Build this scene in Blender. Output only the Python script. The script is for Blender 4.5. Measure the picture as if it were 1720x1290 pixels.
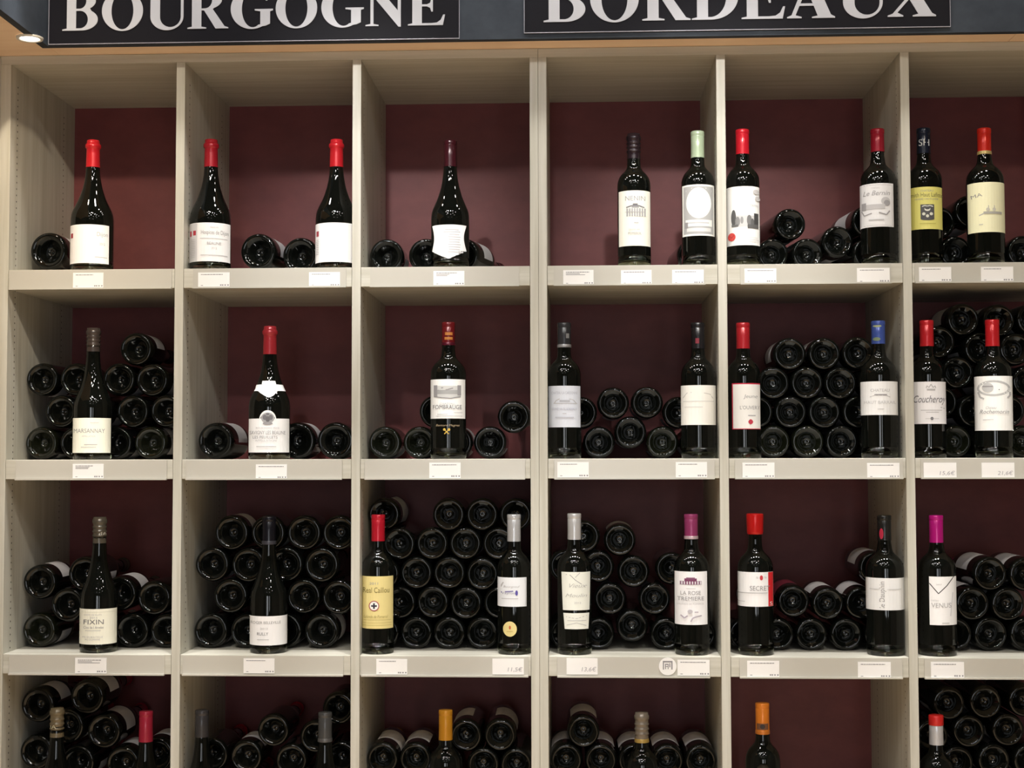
import bpy, math, random
from mathutils import Vector, Matrix

random.seed(7)
for o in list(bpy.data.objects):
    bpy.data.objects.remove(o)
scene = bpy.context.scene
COL = scene.collection

# ------------------------------------------------------------------ camera
F = 2445.6           # focal length in pixels of a 1720 x 1290 frame
D0 = 3.24            # camera to the front plane of the shelves (metres)
CAMZ = 1.55
YAW, PIT, ROLL = 0.0444, 0.04844, -0.002134
cy_, sy_, cp_, sp_ = math.cos(YAW), math.sin(YAW), math.cos(PIT), math.sin(PIT)
FWD = Vector((-sy_ * cp_, cy_ * cp_, sp_))
RT0 = Vector((cy_, sy_, 0))
UP0 = RT0.cross(FWD)
RT = math.cos(ROLL) * RT0 + math.sin(ROLL) * UP0
UP = -math.sin(ROLL) * RT0 + math.cos(ROLL) * UP0
CAM = Vector((0, -D0, CAMZ))
cd = bpy.data.cameras.new('camera')
cd.sensor_fit = 'HORIZONTAL'
cd.sensor_width = 36.0
cd.lens = F / 1720 * 36.0
cd.clip_start = 0.05
camera = bpy.data.objects.new('camera', cd)
COL.objects.link(camera)
camera.matrix_world = Matrix(((RT.x, UP.x, -FWD.x, CAM.x), (RT.y, UP.y, -FWD.y, CAM.y),
                              (RT.z, UP.z, -FWD.z, CAM.z), (0, 0, 0, 1)))
scene.camera = camera


def ray(px, py):
    return FWD + RT * ((px - 860) / F) - UP * ((py - 645) / F)


def at(px, py, Y=0.0):            # pixel -> point on the vertical plane y = Y
    v = ray(px, py)
    return CAM + v * ((D0 + Y) / v.y)


def at_z(px, py, z):              # pixel -> point on the horizontal plane at height z
    v = ray(px, py)
    return CAM + v * ((z - CAMZ) / v.z)


# ------------------------------------------------------------------ light and exposure
world = bpy.data.worlds.new('world')
scene.world = world
world.use_nodes = True
world.node_tree.nodes['Background'].inputs[0].default_value = (0.9, 0.93, 1.0, 1)
world.node_tree.nodes['Background'].inputs[1].default_value = 0.05
scene.view_settings.view_transform = 'Standard'
scene.view_settings.look = 'None'
scene.view_settings.gamma = 1.0
scene.view_settings.use_curve_mapping = False
scene.view_settings.exposure = -1.22

CEIL = 3.05
# ceiling spots: x, y, aim point, watts, cone in degrees, blend, colour
WARM, NEUT, COOL = (1.0, 0.84, 0.62), (1.0, 0.98, 0.945), (0.95, 0.98, 1.0)
SPOTS = [
    (-0.52, -1.50, (-0.50, 0, 2.15), 210, 26, 0.9, NEUT),
    (0.30, -1.50, (0.325, 0, 2.15), 200, 26, 0.9, NEUT),
    (-0.75, -1.45, (-1.36, 0.2, 1.98), 190, 38, 1.0, WARM),
    (-0.10, -1.55, (-0.10, 0, 1.45), 50, 80, 1.0, NEUT),
    (0.95, -1.50, (0.95, 0, 1.55), 40, 76, 1.0, WARM),
    (-0.70, -2.1, (-0.75, 0, 0.95), 95, 58, 1.0, NEUT),  # added fill spot, brightens the lower rows; no such lamp in view
    (0.55, -2.1, (0.55, 0, 0.95), 90, 58, 1.0, NEUT),  # its added partner for the lower rows on the right, also unseen
    (-1.00, -1.70, (-1.28, 0, 1.15), 45, 46, 1.0, WARM),  # added warm fill to tint the lower left end, an unseen source
    (-1.10, -0.36, (-1.10, -0.13, 1.1), 260, 23, 0.5, NEUT),
    (-0.70, -0.36, (-0.70, -0.13, 1.1), 260, 23, 0.5, NEUT),
    (-0.29, -0.36, (-0.29, -0.13, 1.1), 260, 23, 0.5, NEUT),
    (0.12, -0.36, (0.12, -0.13, 1.1), 260, 23, 0.5, NEUT),
    (0.53, -0.36, (0.53, -0.13, 1.1), 260, 23, 0.5, NEUT),
    (0.94, -0.36, (0.94, -0.13, 1.1), 260, 23, 0.5, NEUT),
    (-1.1, -2.7, (-1.1, -2.3, 0), 260, 100, 0.8, NEUT),
    (0.1, -2.7, (0.1, -2.3, 0), 260, 100, 0.8, NEUT),
    (1.3, -2.7, (1.3, -2.3, 0), 260, 100, 0.8, NEUT),
    (-0.8, -4.2, (-0.8, -4.0, 0), 200, 120, 0.8, COOL),
    (0.6, -4.2, (0.6, -4.0, 0), 200, 120, 0.8, COOL),
]


# ------------------------------------------------------------------ materials
def lin(c):
    c = c / 255.0
    return c / 12.92 if c <= 0.04045 else ((c + 0.055) / 1.055) ** 2.4


def rgb(r, g, b):
    return (lin(r), lin(g), lin(b), 1)


MATS = {}


def mat(name, col, rough=0.5, metal=0.0, spec=0.5, noise=None, bump=None, trans=0.0, ior=1.5, emit=None, coat=0.0):
    if name in MATS:
        return MATS[name]
    m = bpy.data.materials.new(name)
    m.use_nodes = True
    nt = m.node_tree
    b = nt.nodes['Principled BSDF']
    b.inputs['Base Color'].default_value = col
    b.inputs['Roughness'].default_value = rough
    b.inputs['Metallic'].default_value = metal
    b.inputs['Specular IOR Level'].default_value = spec
    b.inputs['IOR'].default_value = ior
    b.inputs['Transmission Weight'].default_value = trans
    b.inputs['Coat Weight'].default_value = coat
    if emit:
        b.inputs['Emission Color'].default_value = emit[0]
        b.inputs['Emission Strength'].default_value = emit[1]
    if noise:          # (scale xyz, detail, colour 2, amount)
        tc = nt.nodes.new('ShaderNodeTexCoord')
        mp = nt.nodes.new('ShaderNodeMapping')
        mp.inputs['Scale'].default_value = noise[0]
        nz = nt.nodes.new('ShaderNodeTexNoise')
        nz.inputs['Scale'].default_value = 1.0
        nz.inputs['Detail'].default_value = noise[1]
        nz.inputs['Roughness'].default_value = 0.62
        rp = nt.nodes.new('ShaderNodeValToRGB')
        rp.color_ramp.elements[0].position = 0.35
        rp.color_ramp.elements[0].color = noise[2]
        rp.color_ramp.elements[1].position = 0.65
        rp.color_ramp.elements[1].color = col
        nt.links.new(tc.outputs['Object'], mp.inputs['Vector'])
        nt.links.new(mp.outputs[0], nz.inputs['Vector'])
        nt.links.new(nz.outputs['Fac'], rp.inputs['Fac'])
        nt.links.new(rp.outputs[0], b.inputs['Base Color'])
        if bump:
            bp = nt.nodes.new('ShaderNodeBump')
            bp.inputs['Strength'].default_value = bump
            bp.inputs['Distance'].default_value = 0.002
            nt.links.new(nz.outputs['Fac'], bp.inputs['Height'])
            nt.links.new(bp.outputs[0], b.inputs['Normal'])
    MATS[name] = m
    return m


W1, W2 = rgb(200, 197, 186), rgb(181, 177, 163)
WOODV = mat('oak_laminate_vertical', W1, 0.45, noise=((60, 60, 2.2), 5, W2), bump=0.06)
WOODH = mat('oak_laminate_horizontal', W1, 0.45, noise=((2.2, 60, 60), 5, W2), bump=0.06)
SOFF = mat('soffit_board', rgb(250, 220, 188), 0.5, noise=((2, 30, 30), 3, rgb(244, 210, 176)))
BACK = mat('burgundy_back_board', rgb(113, 48, 48), 0.55, noise=((9, 9, 14), 4, rgb(101, 39, 40)), bump=0.05)
SLATE = mat('slate_fascia', rgb(60, 66, 74), 0.6, spec=0.15, noise=((7, 7, 9), 5, rgb(46, 51, 59)), bump=0.1)
PLATE = mat('black_sign_plate', rgb(22, 21, 26), 0.5, spec=0.08)
LETTER = mat('pale_grey_lettering', rgb(176, 176, 182), 0.5)
EDGE = mat('plate_edge', rgb(150, 148, 158), 0.3)
RAILM = mat('clear_grey_label_rail', rgb(190, 186, 176), 0.25)
PAPER = mat('white_card', rgb(238, 236, 234), 0.6)
INK = mat('grey_ink', rgb(140, 138, 142), 0.6)
HOLE = mat('peg_hole_shadow', rgb(30, 25, 18), 0.9)
GLASS = mat('dark_bottle_glass', (0.003, 0.0035, 0.0028, 1), 0.02, spec=0.42, ior=1.52)
GLASSO = mat('dark_olive_bottle_glass', (0.0065, 0.0075, 0.004, 1), 0.03, spec=0.5, ior=1.52)
HEEL = mat('bottle_heel_glass', rgb(205, 212, 175), 0.03, trans=1.0, ior=1.5)
FLOORM = mat('shop_floor', rgb(226, 198, 160), 0.6, noise=((3, 3, 3), 4, rgb(214, 184, 144)))
CEILM = mat('ceiling_paint', rgb(70, 68, 66), 0.8)
WALLM = mat('wall_paint', rgb(105, 96, 86), 0.8)
LAMPM = mat('lamp_lens', (1, 1, 1, 1), 0.4, emit=((1, 0.93, 0.8, 1), 25.0))
SPOTLENS = mat('spot_lens', (1, 1, 1, 1), 0.4, emit=((1, 0.96, 0.90, 1), 170.0))
TRIMW = mat('lamp_trim', rgb(225, 222, 215), 0.35)
PANE = mat('daylit_shop_window', (0.8, 0.85, 0.9, 1), 0.3, emit=((0.92, 0.96, 1, 1), 20.0))
FRAMEM = mat('window_frame_paint', rgb(60, 58, 56), 0.4)


def cmat(c, rough=0.5, metal=0.0, tag='paper'):
    c2 = tuple(min(255, v * 1.05) for v in c) if tag == 'paper' else c
    return mat('%s_%d_%d_%d' % ((tag,) + tuple(c)), rgb(*c2), rough, metal)


# ------------------------------------------------------------------ mesh helpers
def link(name, mesh, parent=None, loc=None):
    o = bpy.data.objects.new(name, mesh)
    COL.objects.link(o)
    if parent is not None:
        o.parent = parent
    if loc is not None:
        o.location = loc
    return o


def mk(name, verts, faces, mats, fmat=None, smooth=False):
    me = bpy.data.meshes.new(name)
    me.from_pydata([tuple(v) for v in verts], [], faces)
    for m in (mats if isinstance(mats, (list, tuple)) else [mats]):
        me.materials.append(m)
    if fmat:
        me.polygons.foreach_set('material_index', fmat)
    if smooth:
        me.polygons.foreach_set('use_smooth', [True] * len(me.polygons))
    me.update()
    return me


def tag(o, label, cat, group=None, kind=None):
    if label:
        o['label'] = label
    if cat:
        o['category'] = cat
    if group:
        o['group'] = group
    if kind:
        o['kind'] = kind
    return o


def empty(name, loc=(0, 0, 0)):
    o = bpy.data.objects.new(name, None)
    o.empty_display_size = 0.02
    o.location = loc
    COL.objects.link(o)
    return o


def box_vf(x0, x1, y0, y1, z0, z1, base=0):
    v = [(x0, y0, z0), (x1, y0, z0), (x1, y1, z0), (x0, y1, z0), (x0, y0, z1), (x1, y0, z1), (x1, y1, z1), (x0, y1, z1)]
    f = [(0, 3, 2, 1), (4, 5, 6, 7), (0, 1, 5, 4), (1, 2, 6, 5), (2, 3, 7, 6), (3, 0, 4, 7)]
    return v, [tuple(i + base for i in q) for q in f]


def boxes(name, lst, m, parent=None, bevel=0.0):
    V, Fc = [], []
    for b in lst:
        v, f = box_vf(*b, base=len(V))
        V += v
        Fc += f
    o = link(name, mk(name, V, Fc, m), parent)
    if bevel:
        md = o.modifiers.new('bevel', 'BEVEL')
        md.width = bevel
        md.segments = 2
        md.limit_method = 'ANGLE'
    return o


def lathe_vf(prof, seg, knurl=None, close=True):
    """prof: list of (r, z); returns verts, faces around the z axis. knurl: (profile index, amount)."""
    V, Fc = [], []
    rings = []
    for k, (r, z) in enumerate(prof):
        if r < 1e-6:
            rings.append([len(V)])
            V.append((0, 0, z))
        else:
            ids = []
            for i in range(seg):
                a = 2 * math.pi * i / seg
                dz = knurl[1] if (knurl and k in knurl[0] and i % 2) else 0
                ids.append(len(V))
                V.append((r * math.cos(a), r * math.sin(a), z + dz))
            rings.append(ids)
    for a, b in zip(rings[:-1], rings[1:]):
        n = max(len(a), len(b))
        if n == 1:
            continue
        for i in range(n):
            j = (i + 1) % n
            if len(a) == 1:
                Fc.append((a[0], b[j], b[i]))
            elif len(b) == 1:
                Fc.append((a[i], a[j], b[0]))
            else:
                Fc.append((a[i], a[j], b[j], b[i]))
    return V, Fc


# ------------------------------------------------------------------ the room
Z_TOP, Z_RAIL = 2.464, 2.444
SHELF_TOP = [1.9715, 1.5405, 1.1054, 0.6700, 0.2350]
TH = 0.0438
DEPTH = 0.426
POSTS = [(-1.3137, -1.2900), (-0.9070, -0.8872), (-0.5038, -0.4841), (-0.1029, -0.0842),
         (-0.0838, -0.0649), (0.3150, 0.3351), (0.7226, 0.7421), (1.1250, 1.1445)]
CELLS = [(-1.2900, -0.9070), (-0.8872, -0.5038), (-0.4841, -0.1029), (-0.0649, 0.3150), (0.3351, 0.7226), (0.7421, 1.1250)]
RX0, RX1, RY0, RY1 = -2.6, 2.6, -6.4, 0.46


def struct(name, b, m, label=None):
    o = boxes(name, [b], m)
    o['kind'] = 'structure'
    if label:
        o['label'] = label
    return o


struct('floor', (RX0, RX1, RY0, RY1, -0.1, 0), FLOORM)
struct('ceiling', (RX0, RX1, RY0, RY1, CEIL, CEIL + 0.1), CEILM)
struct('wall_back', (RX0, RX1, RY1, RY1 + 0.1, 0, CEIL), WALLM)
struct('wall_left', (RX0 - 0.1, RX0, RY0, RY1, 0, CEIL), WALLM)
struct('wall_right', (RX1, RX1 + 0.1, RY0, RY1, 0, CEIL), WALLM)
struct('wall_front', (RX0, RX1, RY0 - 0.1, RY0, 0, CEIL), WALLM)
for i, x in enumerate((-0.62, -0.22, 0.18, 1.3)):
    w = empty('window_%d' % (i + 1), (x, RY0, 0.5))
    w['kind'] = 'structure'
    boxes('pane', [(-0.10, 0.10, 0.01, 0.02, 0, 1.9)], PANE, w)
    boxes('window_frame', [(-0.15, -0.10, 0, 0.05, -0.05, 1.95), (0.10, 0.15, 0, 0.05, -0.05, 1.95),
                           (-0.10, 0.10, 0, 0.05, -0.05, 0), (-0.10, 0.10, 0, 0.05, 1.9, 1.95)], FRAMEM, w)


# ------------------------------------------------------------------ ceiling lamps
def make_lamp(i, spec):
    x, y, aim, watts, cone, blend, colr = spec
    e = empty('ceiling_spot', (x, y, CEIL))
    tag(e, 'round recessed ceiling spot lamp shining on the wine shelves' if y > -2 else 'round recessed ceiling spot lamp above the shop floor',
        'lamp', 'spots by the shelves' if y > -2 else 'spots over the shop floor')
    V, Fc = lathe_vf([(0.065, -0.001), (0.068, -0.012), (0.080, -0.012), (0.082, 0)], 24)
    link('trim_ring', mk('trim_ring', V, Fc, TRIMW, smooth=True), e)
    V, Fc = lathe_vf([(0, -0.006), (0.036, -0.005), (0.066, -0.001)], 20)
    link('lens', mk('lens', V, Fc, SPOTLENS, smooth=True), e)
    l = bpy.data.lights.new('ceiling_spot_light', 'SPOT')
    l.energy = watts
    l.color = colr
    l.spot_size = math.radians(cone)
    l.spot_blend = blend
    l.shadow_soft_size = 0.026
    lo = bpy.data.objects.new('ceiling_spot_light', l)
    COL.objects.link(lo)
    lo.parent = e
    lo.location = (0, 0, -0.04)
    d = Vector(aim) - Vector((x, y, CEIL - 0.04))
    lo.rotation_euler = d.to_track_quat('-Z', 'Y').to_euler()


for i, s in enumerate(SPOTS):
    make_lamp(i, s)

# ------------------------------------------------------------------ shelving units
STRIPS = {  # pixel extents of the label rails along each shelf edge
    (0, 0): (17, 290), (0, 1): (325, 582), (0, 2): (622, 872), (0, 3): (930, 1184), (0, 4): (1243, 1496), (0, 5): (1536, 1790),
    (1, 0): (27, 281), (1, 1): (313, 575), (1, 2): (613, 882), (1, 3): (931, 1200), (1, 4): (1234, 1516), (1, 5): (1546, 1800),
    (2, 0): (16, 277), (2, 1): (307, 577), (2, 2): (603, 890), (2, 3): (936, 1192), (2, 4): (1242, 1515), (2, 5): (1552, 1800)}


def unit(label, cells, posts):
    u = empty('shelving_unit', ((posts[0][0] + posts[-1][1]) / 2, DEPTH / 2, 0))
    tag(u, label, 'shelf')
    off = -Vector(u.location)

    def part(name, lst, m, parent=u, bevel=0.0008):
        o = boxes(name, lst, m, None, bevel)
        o.parent = u
        o.location = off
        if parent is not u:
            o.parent = parent
            o.location = (0, 0, 0)
        return o
    x0, x1 = posts[0][0], posts[-1][1]
    for a, b in posts:
        p = part('side_panel', [(a, b, 0, DEPTH, 0.08, Z_RAIL)], WOODV)
        V, Fc = [], []
        for sx, on in ((a - 0.0002, a > x0), (b + 0.0002, b < x1)):
            if not on:
                continue
            for yy in (0.042, 0.345):
                z = 0.30
                while z < Z_RAIL - 0.03:
                    n = len(V)
                    for k in range(6):
                        an = k * math.pi / 3
                        V.append((sx, yy + 0.0022 * math.cos(an), z + 0.0022 * math.sin(an)))
                    Fc.append(tuple(range(n, n + 6)))
                    z += 0.0148
        h = link('peg_holes', mk('peg_holes', V, Fc, HOLE), p)
        h['kind'] = 'stuff'
    part('top_panel', [(x0, x1, 0, DEPTH, Z_RAIL, Z_TOP)], WOODH)
    part('base_plinth', [(x0, x1, 0.02, DEPTH, 0, 0.08)], WOODH)
    part('back_panel', [(x0, x1, DEPTH, DEPTH + 0.012, 0.08, Z_TOP)], BACK)
    for c in cells:
        a, b = CELLS[c]
        for r, z in enumerate(SHELF_TOP):
            s = part('shelf', [(a + 0.0006, b - 0.0006, 0.0005, DEPTH, z - TH, z)], WOODH)
            if (r, c) in STRIPS:
                q0, q1 = STRIPS[(r, c)]
                pz = [445, 770, 1102][r]
                sx0, sx1 = at(q0, pz).x, at(q1, pz).x
                sx1 = min(sx1, b - 0.006)
                sx0 = max(sx0, a + 0.004)
                part('label_rail', [(sx0, sx1, -0.0025, 0.0003, z - TH - 0.002, z - 0.0015),
                                    (sx0, sx1, -0.0075, -0.0025, z - TH - 0.002, z - TH + 0.0015)], RAILM, s, 0)
    return u


unit('pale oak shelving unit under the BOURGOGNE sign', (0, 1, 2), POSTS[:4])
unit('pale oak shelving unit under the BORDEAUX sign', (3, 4, 5), POSTS[4:])
tag(boxes('corner_panel', [(-1.40, -1.3145, 0.0, DEPTH, 0, Z_TOP)], WOODV, None, 0.001),
    'narrow pale oak filler panel beside the unit under the BOURGOGNE sign', 'panel')

# ------------------------------------------------------------------ soffit, fascia, signs
YF = -0.079
XC = at(80, 76, YF).x
seam = at_z(1706, 58, Z_TOP).x
sof = empty('soffit', (0, 0, Z_TOP))
tag(sof, 'tan soffit boards over the top of the oak shelving units', 'soffit')
boxes('board', [(XC - 0.0005, seam - 0.0006, YF + 0.001, DEPTH, 0.0005, 0.016)], SOFF, sof)
boxes('board', [(seam + 0.0006, 1.9, YF + 0.001, DEPTH, 0.0005, 0.016)], SOFF, sof)
boxes('board', [(-2.55, XC - 0.001, -1.3, DEPTH, 0.0005, 0.016)], SOFF, sof)
fas = empty('fascia', (0, YF, Z_TOP))
tag(fas, 'dark slate fascia running above the shelves behind the sign plates', 'fascia')
boxes('front_board', [(XC, 1.9, 0.0, 0.018, -0.0005, 0.30)], SLATE, fas)
boxes('return_board', [(XC - 0.018, XC, -1.2, 0.018, -0.0005, 0.30)], SLATE, fas)

# recessed downlight in the soffit beside the fascia corner
pd = at_z(50, 63, Z_TOP)
dl = empty('soffit_downlight', (pd.x, pd.y, Z_TOP))
tag(dl, 'small glowing round downlight set in the soffit by the dark fascia corner', 'lamp')
V, Fc = lathe_vf([(0.021, -0.001), (0.022, -0.004), (0.028, -0.004), (0.029, 0.0)], 28)
link('trim_ring', mk('trim_ring', V, Fc, TRIMW, smooth=True), dl)
V, Fc = lathe_vf([(0, -0.0025), (0.012, -0.0022), (0.021, -0.001)], 28)
link('lens', mk('lens', V, Fc, LAMPM, smooth=True), dl)
l = bpy.data.lights.new('soffit_downlight_light', 'SPOT')
l.energy = 6
l.color = WARM
l.spot_size = math.radians(120)
l.spot_blend = 0.9
l.shadow_soft_size = 0.02
lo = bpy.data.objects.new('soffit_downlight_light', l)
COL.objects.link(lo)
lo.parent = dl
lo.location = (0, 0, -0.012)


# serif capitals, drawn in units of 1/1000 em
def arc(cx, cy, rx, ry, a0, a1, n=18):
    return [(cx + rx * math.cos(math.radians(a0 + (a1 - a0) * i / n)), cy + ry * math.sin(math.radians(a0 + (a1 - a0) * i / n))) for i in range(n + 1)]


GLYPH = {
    'B': (667, [[(16, 0)] + arc(345, 188, 285, 188, -90, 52) + arc(330, 512, 262, 164, -52, 90) + [(16, 676), (16, 655), (92, 640), (92, 36), (16, 20)],
                [(252, 38)] + arc(320, 190, 138, 152, -90, 90) + [(252, 342)],
                [(252, 378)] + arc(310, 508, 118, 130, -90, 90) + [(252, 638)]]),
    'O': (778, [arc(389, 331, 356, 350, 0, 354, 60), arc(389, 331, 190, 320, 0, 354, 60)]),
    'U': (722, [[(15, 676), (340, 676), (340, 655), (262, 640), (262, 230)] + arc(442, 215, 180, 178, 180, 360) +
                [(622, 640), (535, 655), (535, 676), (708, 676), (708, 655), (668, 640)] + arc(382, 222, 286, 240, 0, -180, 26) + [(97, 640), (15, 655)]]),
    'R': (722, [[(16, 0), (340, 0), (340, 19), (255, 36), (255, 316), (300, 316), (500, 0), (720, 0), (720, 19), (655, 40), (450, 338)] +
                arc(335, 505, 275, 171, -60, 90) + [(16, 676), (16, 655), (92, 640), (92, 36), (16, 19)],
                [(255, 350)] + arc(315, 495, 125, 145, -90, 90) + [(255, 640)]]),
    'G': (778, [arc(400, 331, 362, 350, 42, 300, 44) + [(640, 35), (715, 70), (715, 285), (765, 300), (765, 325), (452, 325), (452, 300), (548, 285), (548, 60)] +
                arc(420, 331, 190, 320, 300, 60, 34) + [(600, 560), (640, 470), (668, 470), (668, 690), (640, 690)]]),
    'N': (722, [[(16, 676), (225, 676), (565, 265), (565, 640), (482, 655), (482, 676), (702, 676), (702, 655), (618, 640), (618, -18), (580, -18),
                 (152, 505), (152, 36), (238, 19), (238, 0), (16, 0), (16, 19), (100, 36), (100, 590), (16, 655)]]),
    'E': (667, [[(16, 0), (612, 0), (648, 180), (618, 180), (575, 90), (510, 45), (420, 36), (255, 36), (255, 325), (340, 325), (395, 300), (415, 235), (442, 235),
                 (442, 455), (415, 455), (395, 385), (340, 360), (255, 360), (255, 640), (440, 640), (520, 620), (575, 510), (602, 510), (592, 676),
                 (16, 676), (16, 655), (92, 640), (92, 36), (16, 19)]]),
    'D': (722, [[(16, 0)] + arc(300, 338, 392, 338, -90, 90, 30) + [(16, 676), (16, 655), (92, 640), (92, 36), (16, 19)],
                [(252, 38)] + arc(285, 338, 232, 300, -90, 90, 26) + [(252, 638)]]),
    'A': (722, [[(9, 0), (9, 19), (72, 45), (335, 690), (372, 690), (642, 50), (700, 19), (700, 0), (368, 0), (368, 19), (450, 36), (395, 182), (188, 182),
                 (132, 45), (218, 19), (218, 0)], [(204, 218), (382, 218), (296, 430)]]),
    'X': (722, [[(14, 0), (14, 19), (85, 45), (312, 305), (100, 620), (20, 655), (20, 676), (355, 676), (355, 655), (288, 640), (405, 460), (530, 622), (455, 655),
                 (455, 676), (682, 676), (682, 655), (612, 628), (428, 418), (652, 50), (708, 19), (708, 0), (374, 0), (374, 19), (455, 40), (328, 258),
                 (155, 60), (238, 19), (238, 0)]])}


def glyph_mesh(ch):
    cu = bpy.data.curves.new('letter', 'CURVE')
    cu.dimensions = '2D'
    cu.fill_mode = 'BOTH'
    cu.extrude = 0.0
    for cont in GLYPH[ch][1]:
        pts = []
        for p in cont:
            if not pts or abs(p[0] - pts[-1][0]) + abs(p[1] - pts[-1][1]) > 0.5:
                pts.append(p)
        s = cu.splines.new('POLY')
        s.points.add(len(pts) - 1)
        for q, p in zip(s.points, pts):
            q.co = (p[0] / 1000, p[1] / 1000, 0, 1)
        s.use_cyclic_u = True
    return cu


def solid_from_curves(reqs):
    """evaluate temporary curve objects once, return {key: (verts2d, faces)}"""
    objs = {}
    for k, cu in reqs.items():
        o = bpy.data.objects.new('tmp', cu)
        COL.objects.link(o)
        objs[k] = o
    bpy.context.view_layer.update()
    dg = bpy.context.evaluated_depsgraph_get()
    out = {}
    for k, o in objs.items():
        ev = o.evaluated_get(dg)
        me = ev.to_mesh()
        out[k] = ([(v.co.x, v.co.y) for v in me.vertices], [tuple(p.vertices) for p in me.polygons])
        ev.to_mesh_clear()
    for o in objs.values():
        bpy.data.objects.remove(o)
    return out


GM = solid_from_curves({c: glyph_mesh(c) for c in GLYPH})


def sign(word, label, x_first, x_last, y_first, y_last, plate_px):
    """word set between pixel x_first and x_last; the plate spans plate_px = (x0, x1, y bottom)"""
    yp = YF - 0.004
    a, b = at(plate_px[0], plate_px[2], yp), at(plate_px[1], plate_px[3], yp)
    zb = (a.z + b.z) / 2
    e = empty('region_sign', ((a.x + b.x) / 2, yp, zb))
    tag(e, label, 'sign')
    w = (b.x - a.x) / 2
    H = 0.225
    boxes('plate', [(-w, w, 0, 0.0035, 0, H)], PLATE, e)
    boxes('plate_edge', [(-w, w, -0.0006, 0.003, -0.0012, 0.0002), (w, w + 0.001, -0.0006, 0.003, -0.0012, H),
                         (-w - 0.001, -w, -0.0006, 0.003, -0.0012, H)], EDGE, e)
    P0, P1 = at(x_first, y_first, yp), at(x_last, y_last, yp)
    tot = sum(GLYPH[c][0] for c in word) / 1000 - 0.03
    em = (P1.x - P0.x) / tot
    zz = (P0.z + P1.z) / 2
    cur = P0.x - 0.016 * em
    for c in word:
        v2, f = GM[c]
        n = len(v2)
        V = [(x * em, -0.0012, y * em) for x, y in v2] + [(x * em, 0.0, y * em) for x, y in v2]
        # front, back and rim
        Fc = [tuple(q) for q in f] + [tuple(i + n for i in reversed(q)) for q in f]
        cnt = {}
        for q in f:
            for i, j in zip(q, q[1:] + q[:1]):
                cnt[(i, j)] = cnt.get((i, j), 0) + 1
        for (i, j) in cnt:
            if (j, i) not in cnt:
                Fc.append((j, i, i + n, j + n))
        o = link('letter', mk('letter', V, Fc, LETTER), e, (cur - e.location.x, -0.0003, zz - zb))
        cur += GLYPH[c][0] / 1000 * em
    return e


sign('BOURGOGNE', 'black sign plate reading BOURGOGNE in pale serif capitals', 105, 748, 51, 43.2, (82, 771, 72.5, 65.5))
sign('BORDEAUX', 'black sign plate reading BORDEAUX in pale serif capitals', 913, 1572, 39.4, 25.5, (881, 1596, 57.5, 41.5))

# ------------------------------------------------------------------ bottles: shapes
def interp(tab, t):
    for (a, ra), (b, rb) in zip(tab[:-1], tab[1:]):
        if t <= b:
            u = (t - a) / (b - a)
            return ra + (rb - ra) * u
    return tab[-1][1]


def bottle_table(style, R, H):
    """outer radius against height, from the shelf up"""
    n = 0.0142
    if style == 'burg':
        s = lambda k: n + (R - n) * k
        return [(0.0, R * 0.95), (0.004, R * 0.985), (0.010, R), (0.024, R), (0.057, R), (0.370 * H, R), (0.395 * H, R), (0.43 * H, s(0.965)), (0.46 * H, s(0.885)), (0.493 * H, s(0.745)), (0.53 * H, s(0.575)),
                (0.56 * H, s(0.46)), (0.59 * H, s(0.365)), (0.63 * H, s(0.245)), (0.68 * H, s(0.145)), (0.73 * H, s(0.075)), (0.79 * H, s(0.035)), (H - 0.006, n), (H, n)]
    return [(0.0, R * 0.95), (0.004, R * 0.985), (0.010, R), (0.024, R), (0.057, R), (0.585 * H, R), (0.610 * H, R), (0.632 * H, R * 0.985), (0.654 * H, R * 0.94), (0.672 * H, R * 0.875), (0.688 * H, R * 0.79),
            (0.70 * H, R * 0.705), (0.711 * H, R * 0.615), (0.722 * H, R * 0.53), (0.735 * H, R * 0.455), (0.752 * H, R * 0.415), (0.80 * H, n * 1.04), (H - 0.006, n), (H, n)]


CACHE = {}


def glass_mesh(style, R, H, standing, m):
    key = (style, round(R, 4), round(H, 3), standing, m.name)
    if key in CACHE:
        return CACHE[key]
    tab = bottle_table(style, R, H)
    if standing:
        prof = [(0, 0.015), (R * 0.60, 0.011), (R * 0.80, 0.0112), (R * 0.90, 0.0128), (R * 0.96, 0.0165), (R * 0.99, 0.0205), (R * 0.999, 0.0245), (R, 0.0275), (R, 0.032)]
        prof += [(r, z) for z, r in tab if z > 0.052 and z < H * 0.985]
        prof.append((0, H * 0.985))
        V, Fc = lathe_vf(prof, 40)
    else:
        pd_ = 0.034 if style == 'burg' else 0.026
        prof = [(0, pd_ * 0.86), (R * 0.06, pd_ * 0.875), (R * 0.14, pd_ * 0.91), (R * 0.26, pd_ * 0.80), (R * 0.40, pd_ * 0.58), (R * 0.52, pd_ * 0.34), (R * 0.63, 0.0056),
                (R * 0.73, 0.0023), (R * 0.785, 0.0006), (R * 0.83, 0.0), (R * 0.865, 0.0003), (R * 0.90, 0.0013), (R * 0.945, 0.0035), (R * 0.98, 0.0075), (R, 0.0130)]
        prof += [(r, z) for z, r in tab if z > 0.02 and z < H * 0.985]
        prof.append((0, H * 0.985))
        kn = ((8, 9, 10), 0.0016) if style == 'burg' else ((9, 10), 0.0010)
        V, Fc = lathe_vf(prof, 72, kn)
    me = mk('glass_body', V, Fc, m, smooth=True)
    CACHE[key] = me
    return me


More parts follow.
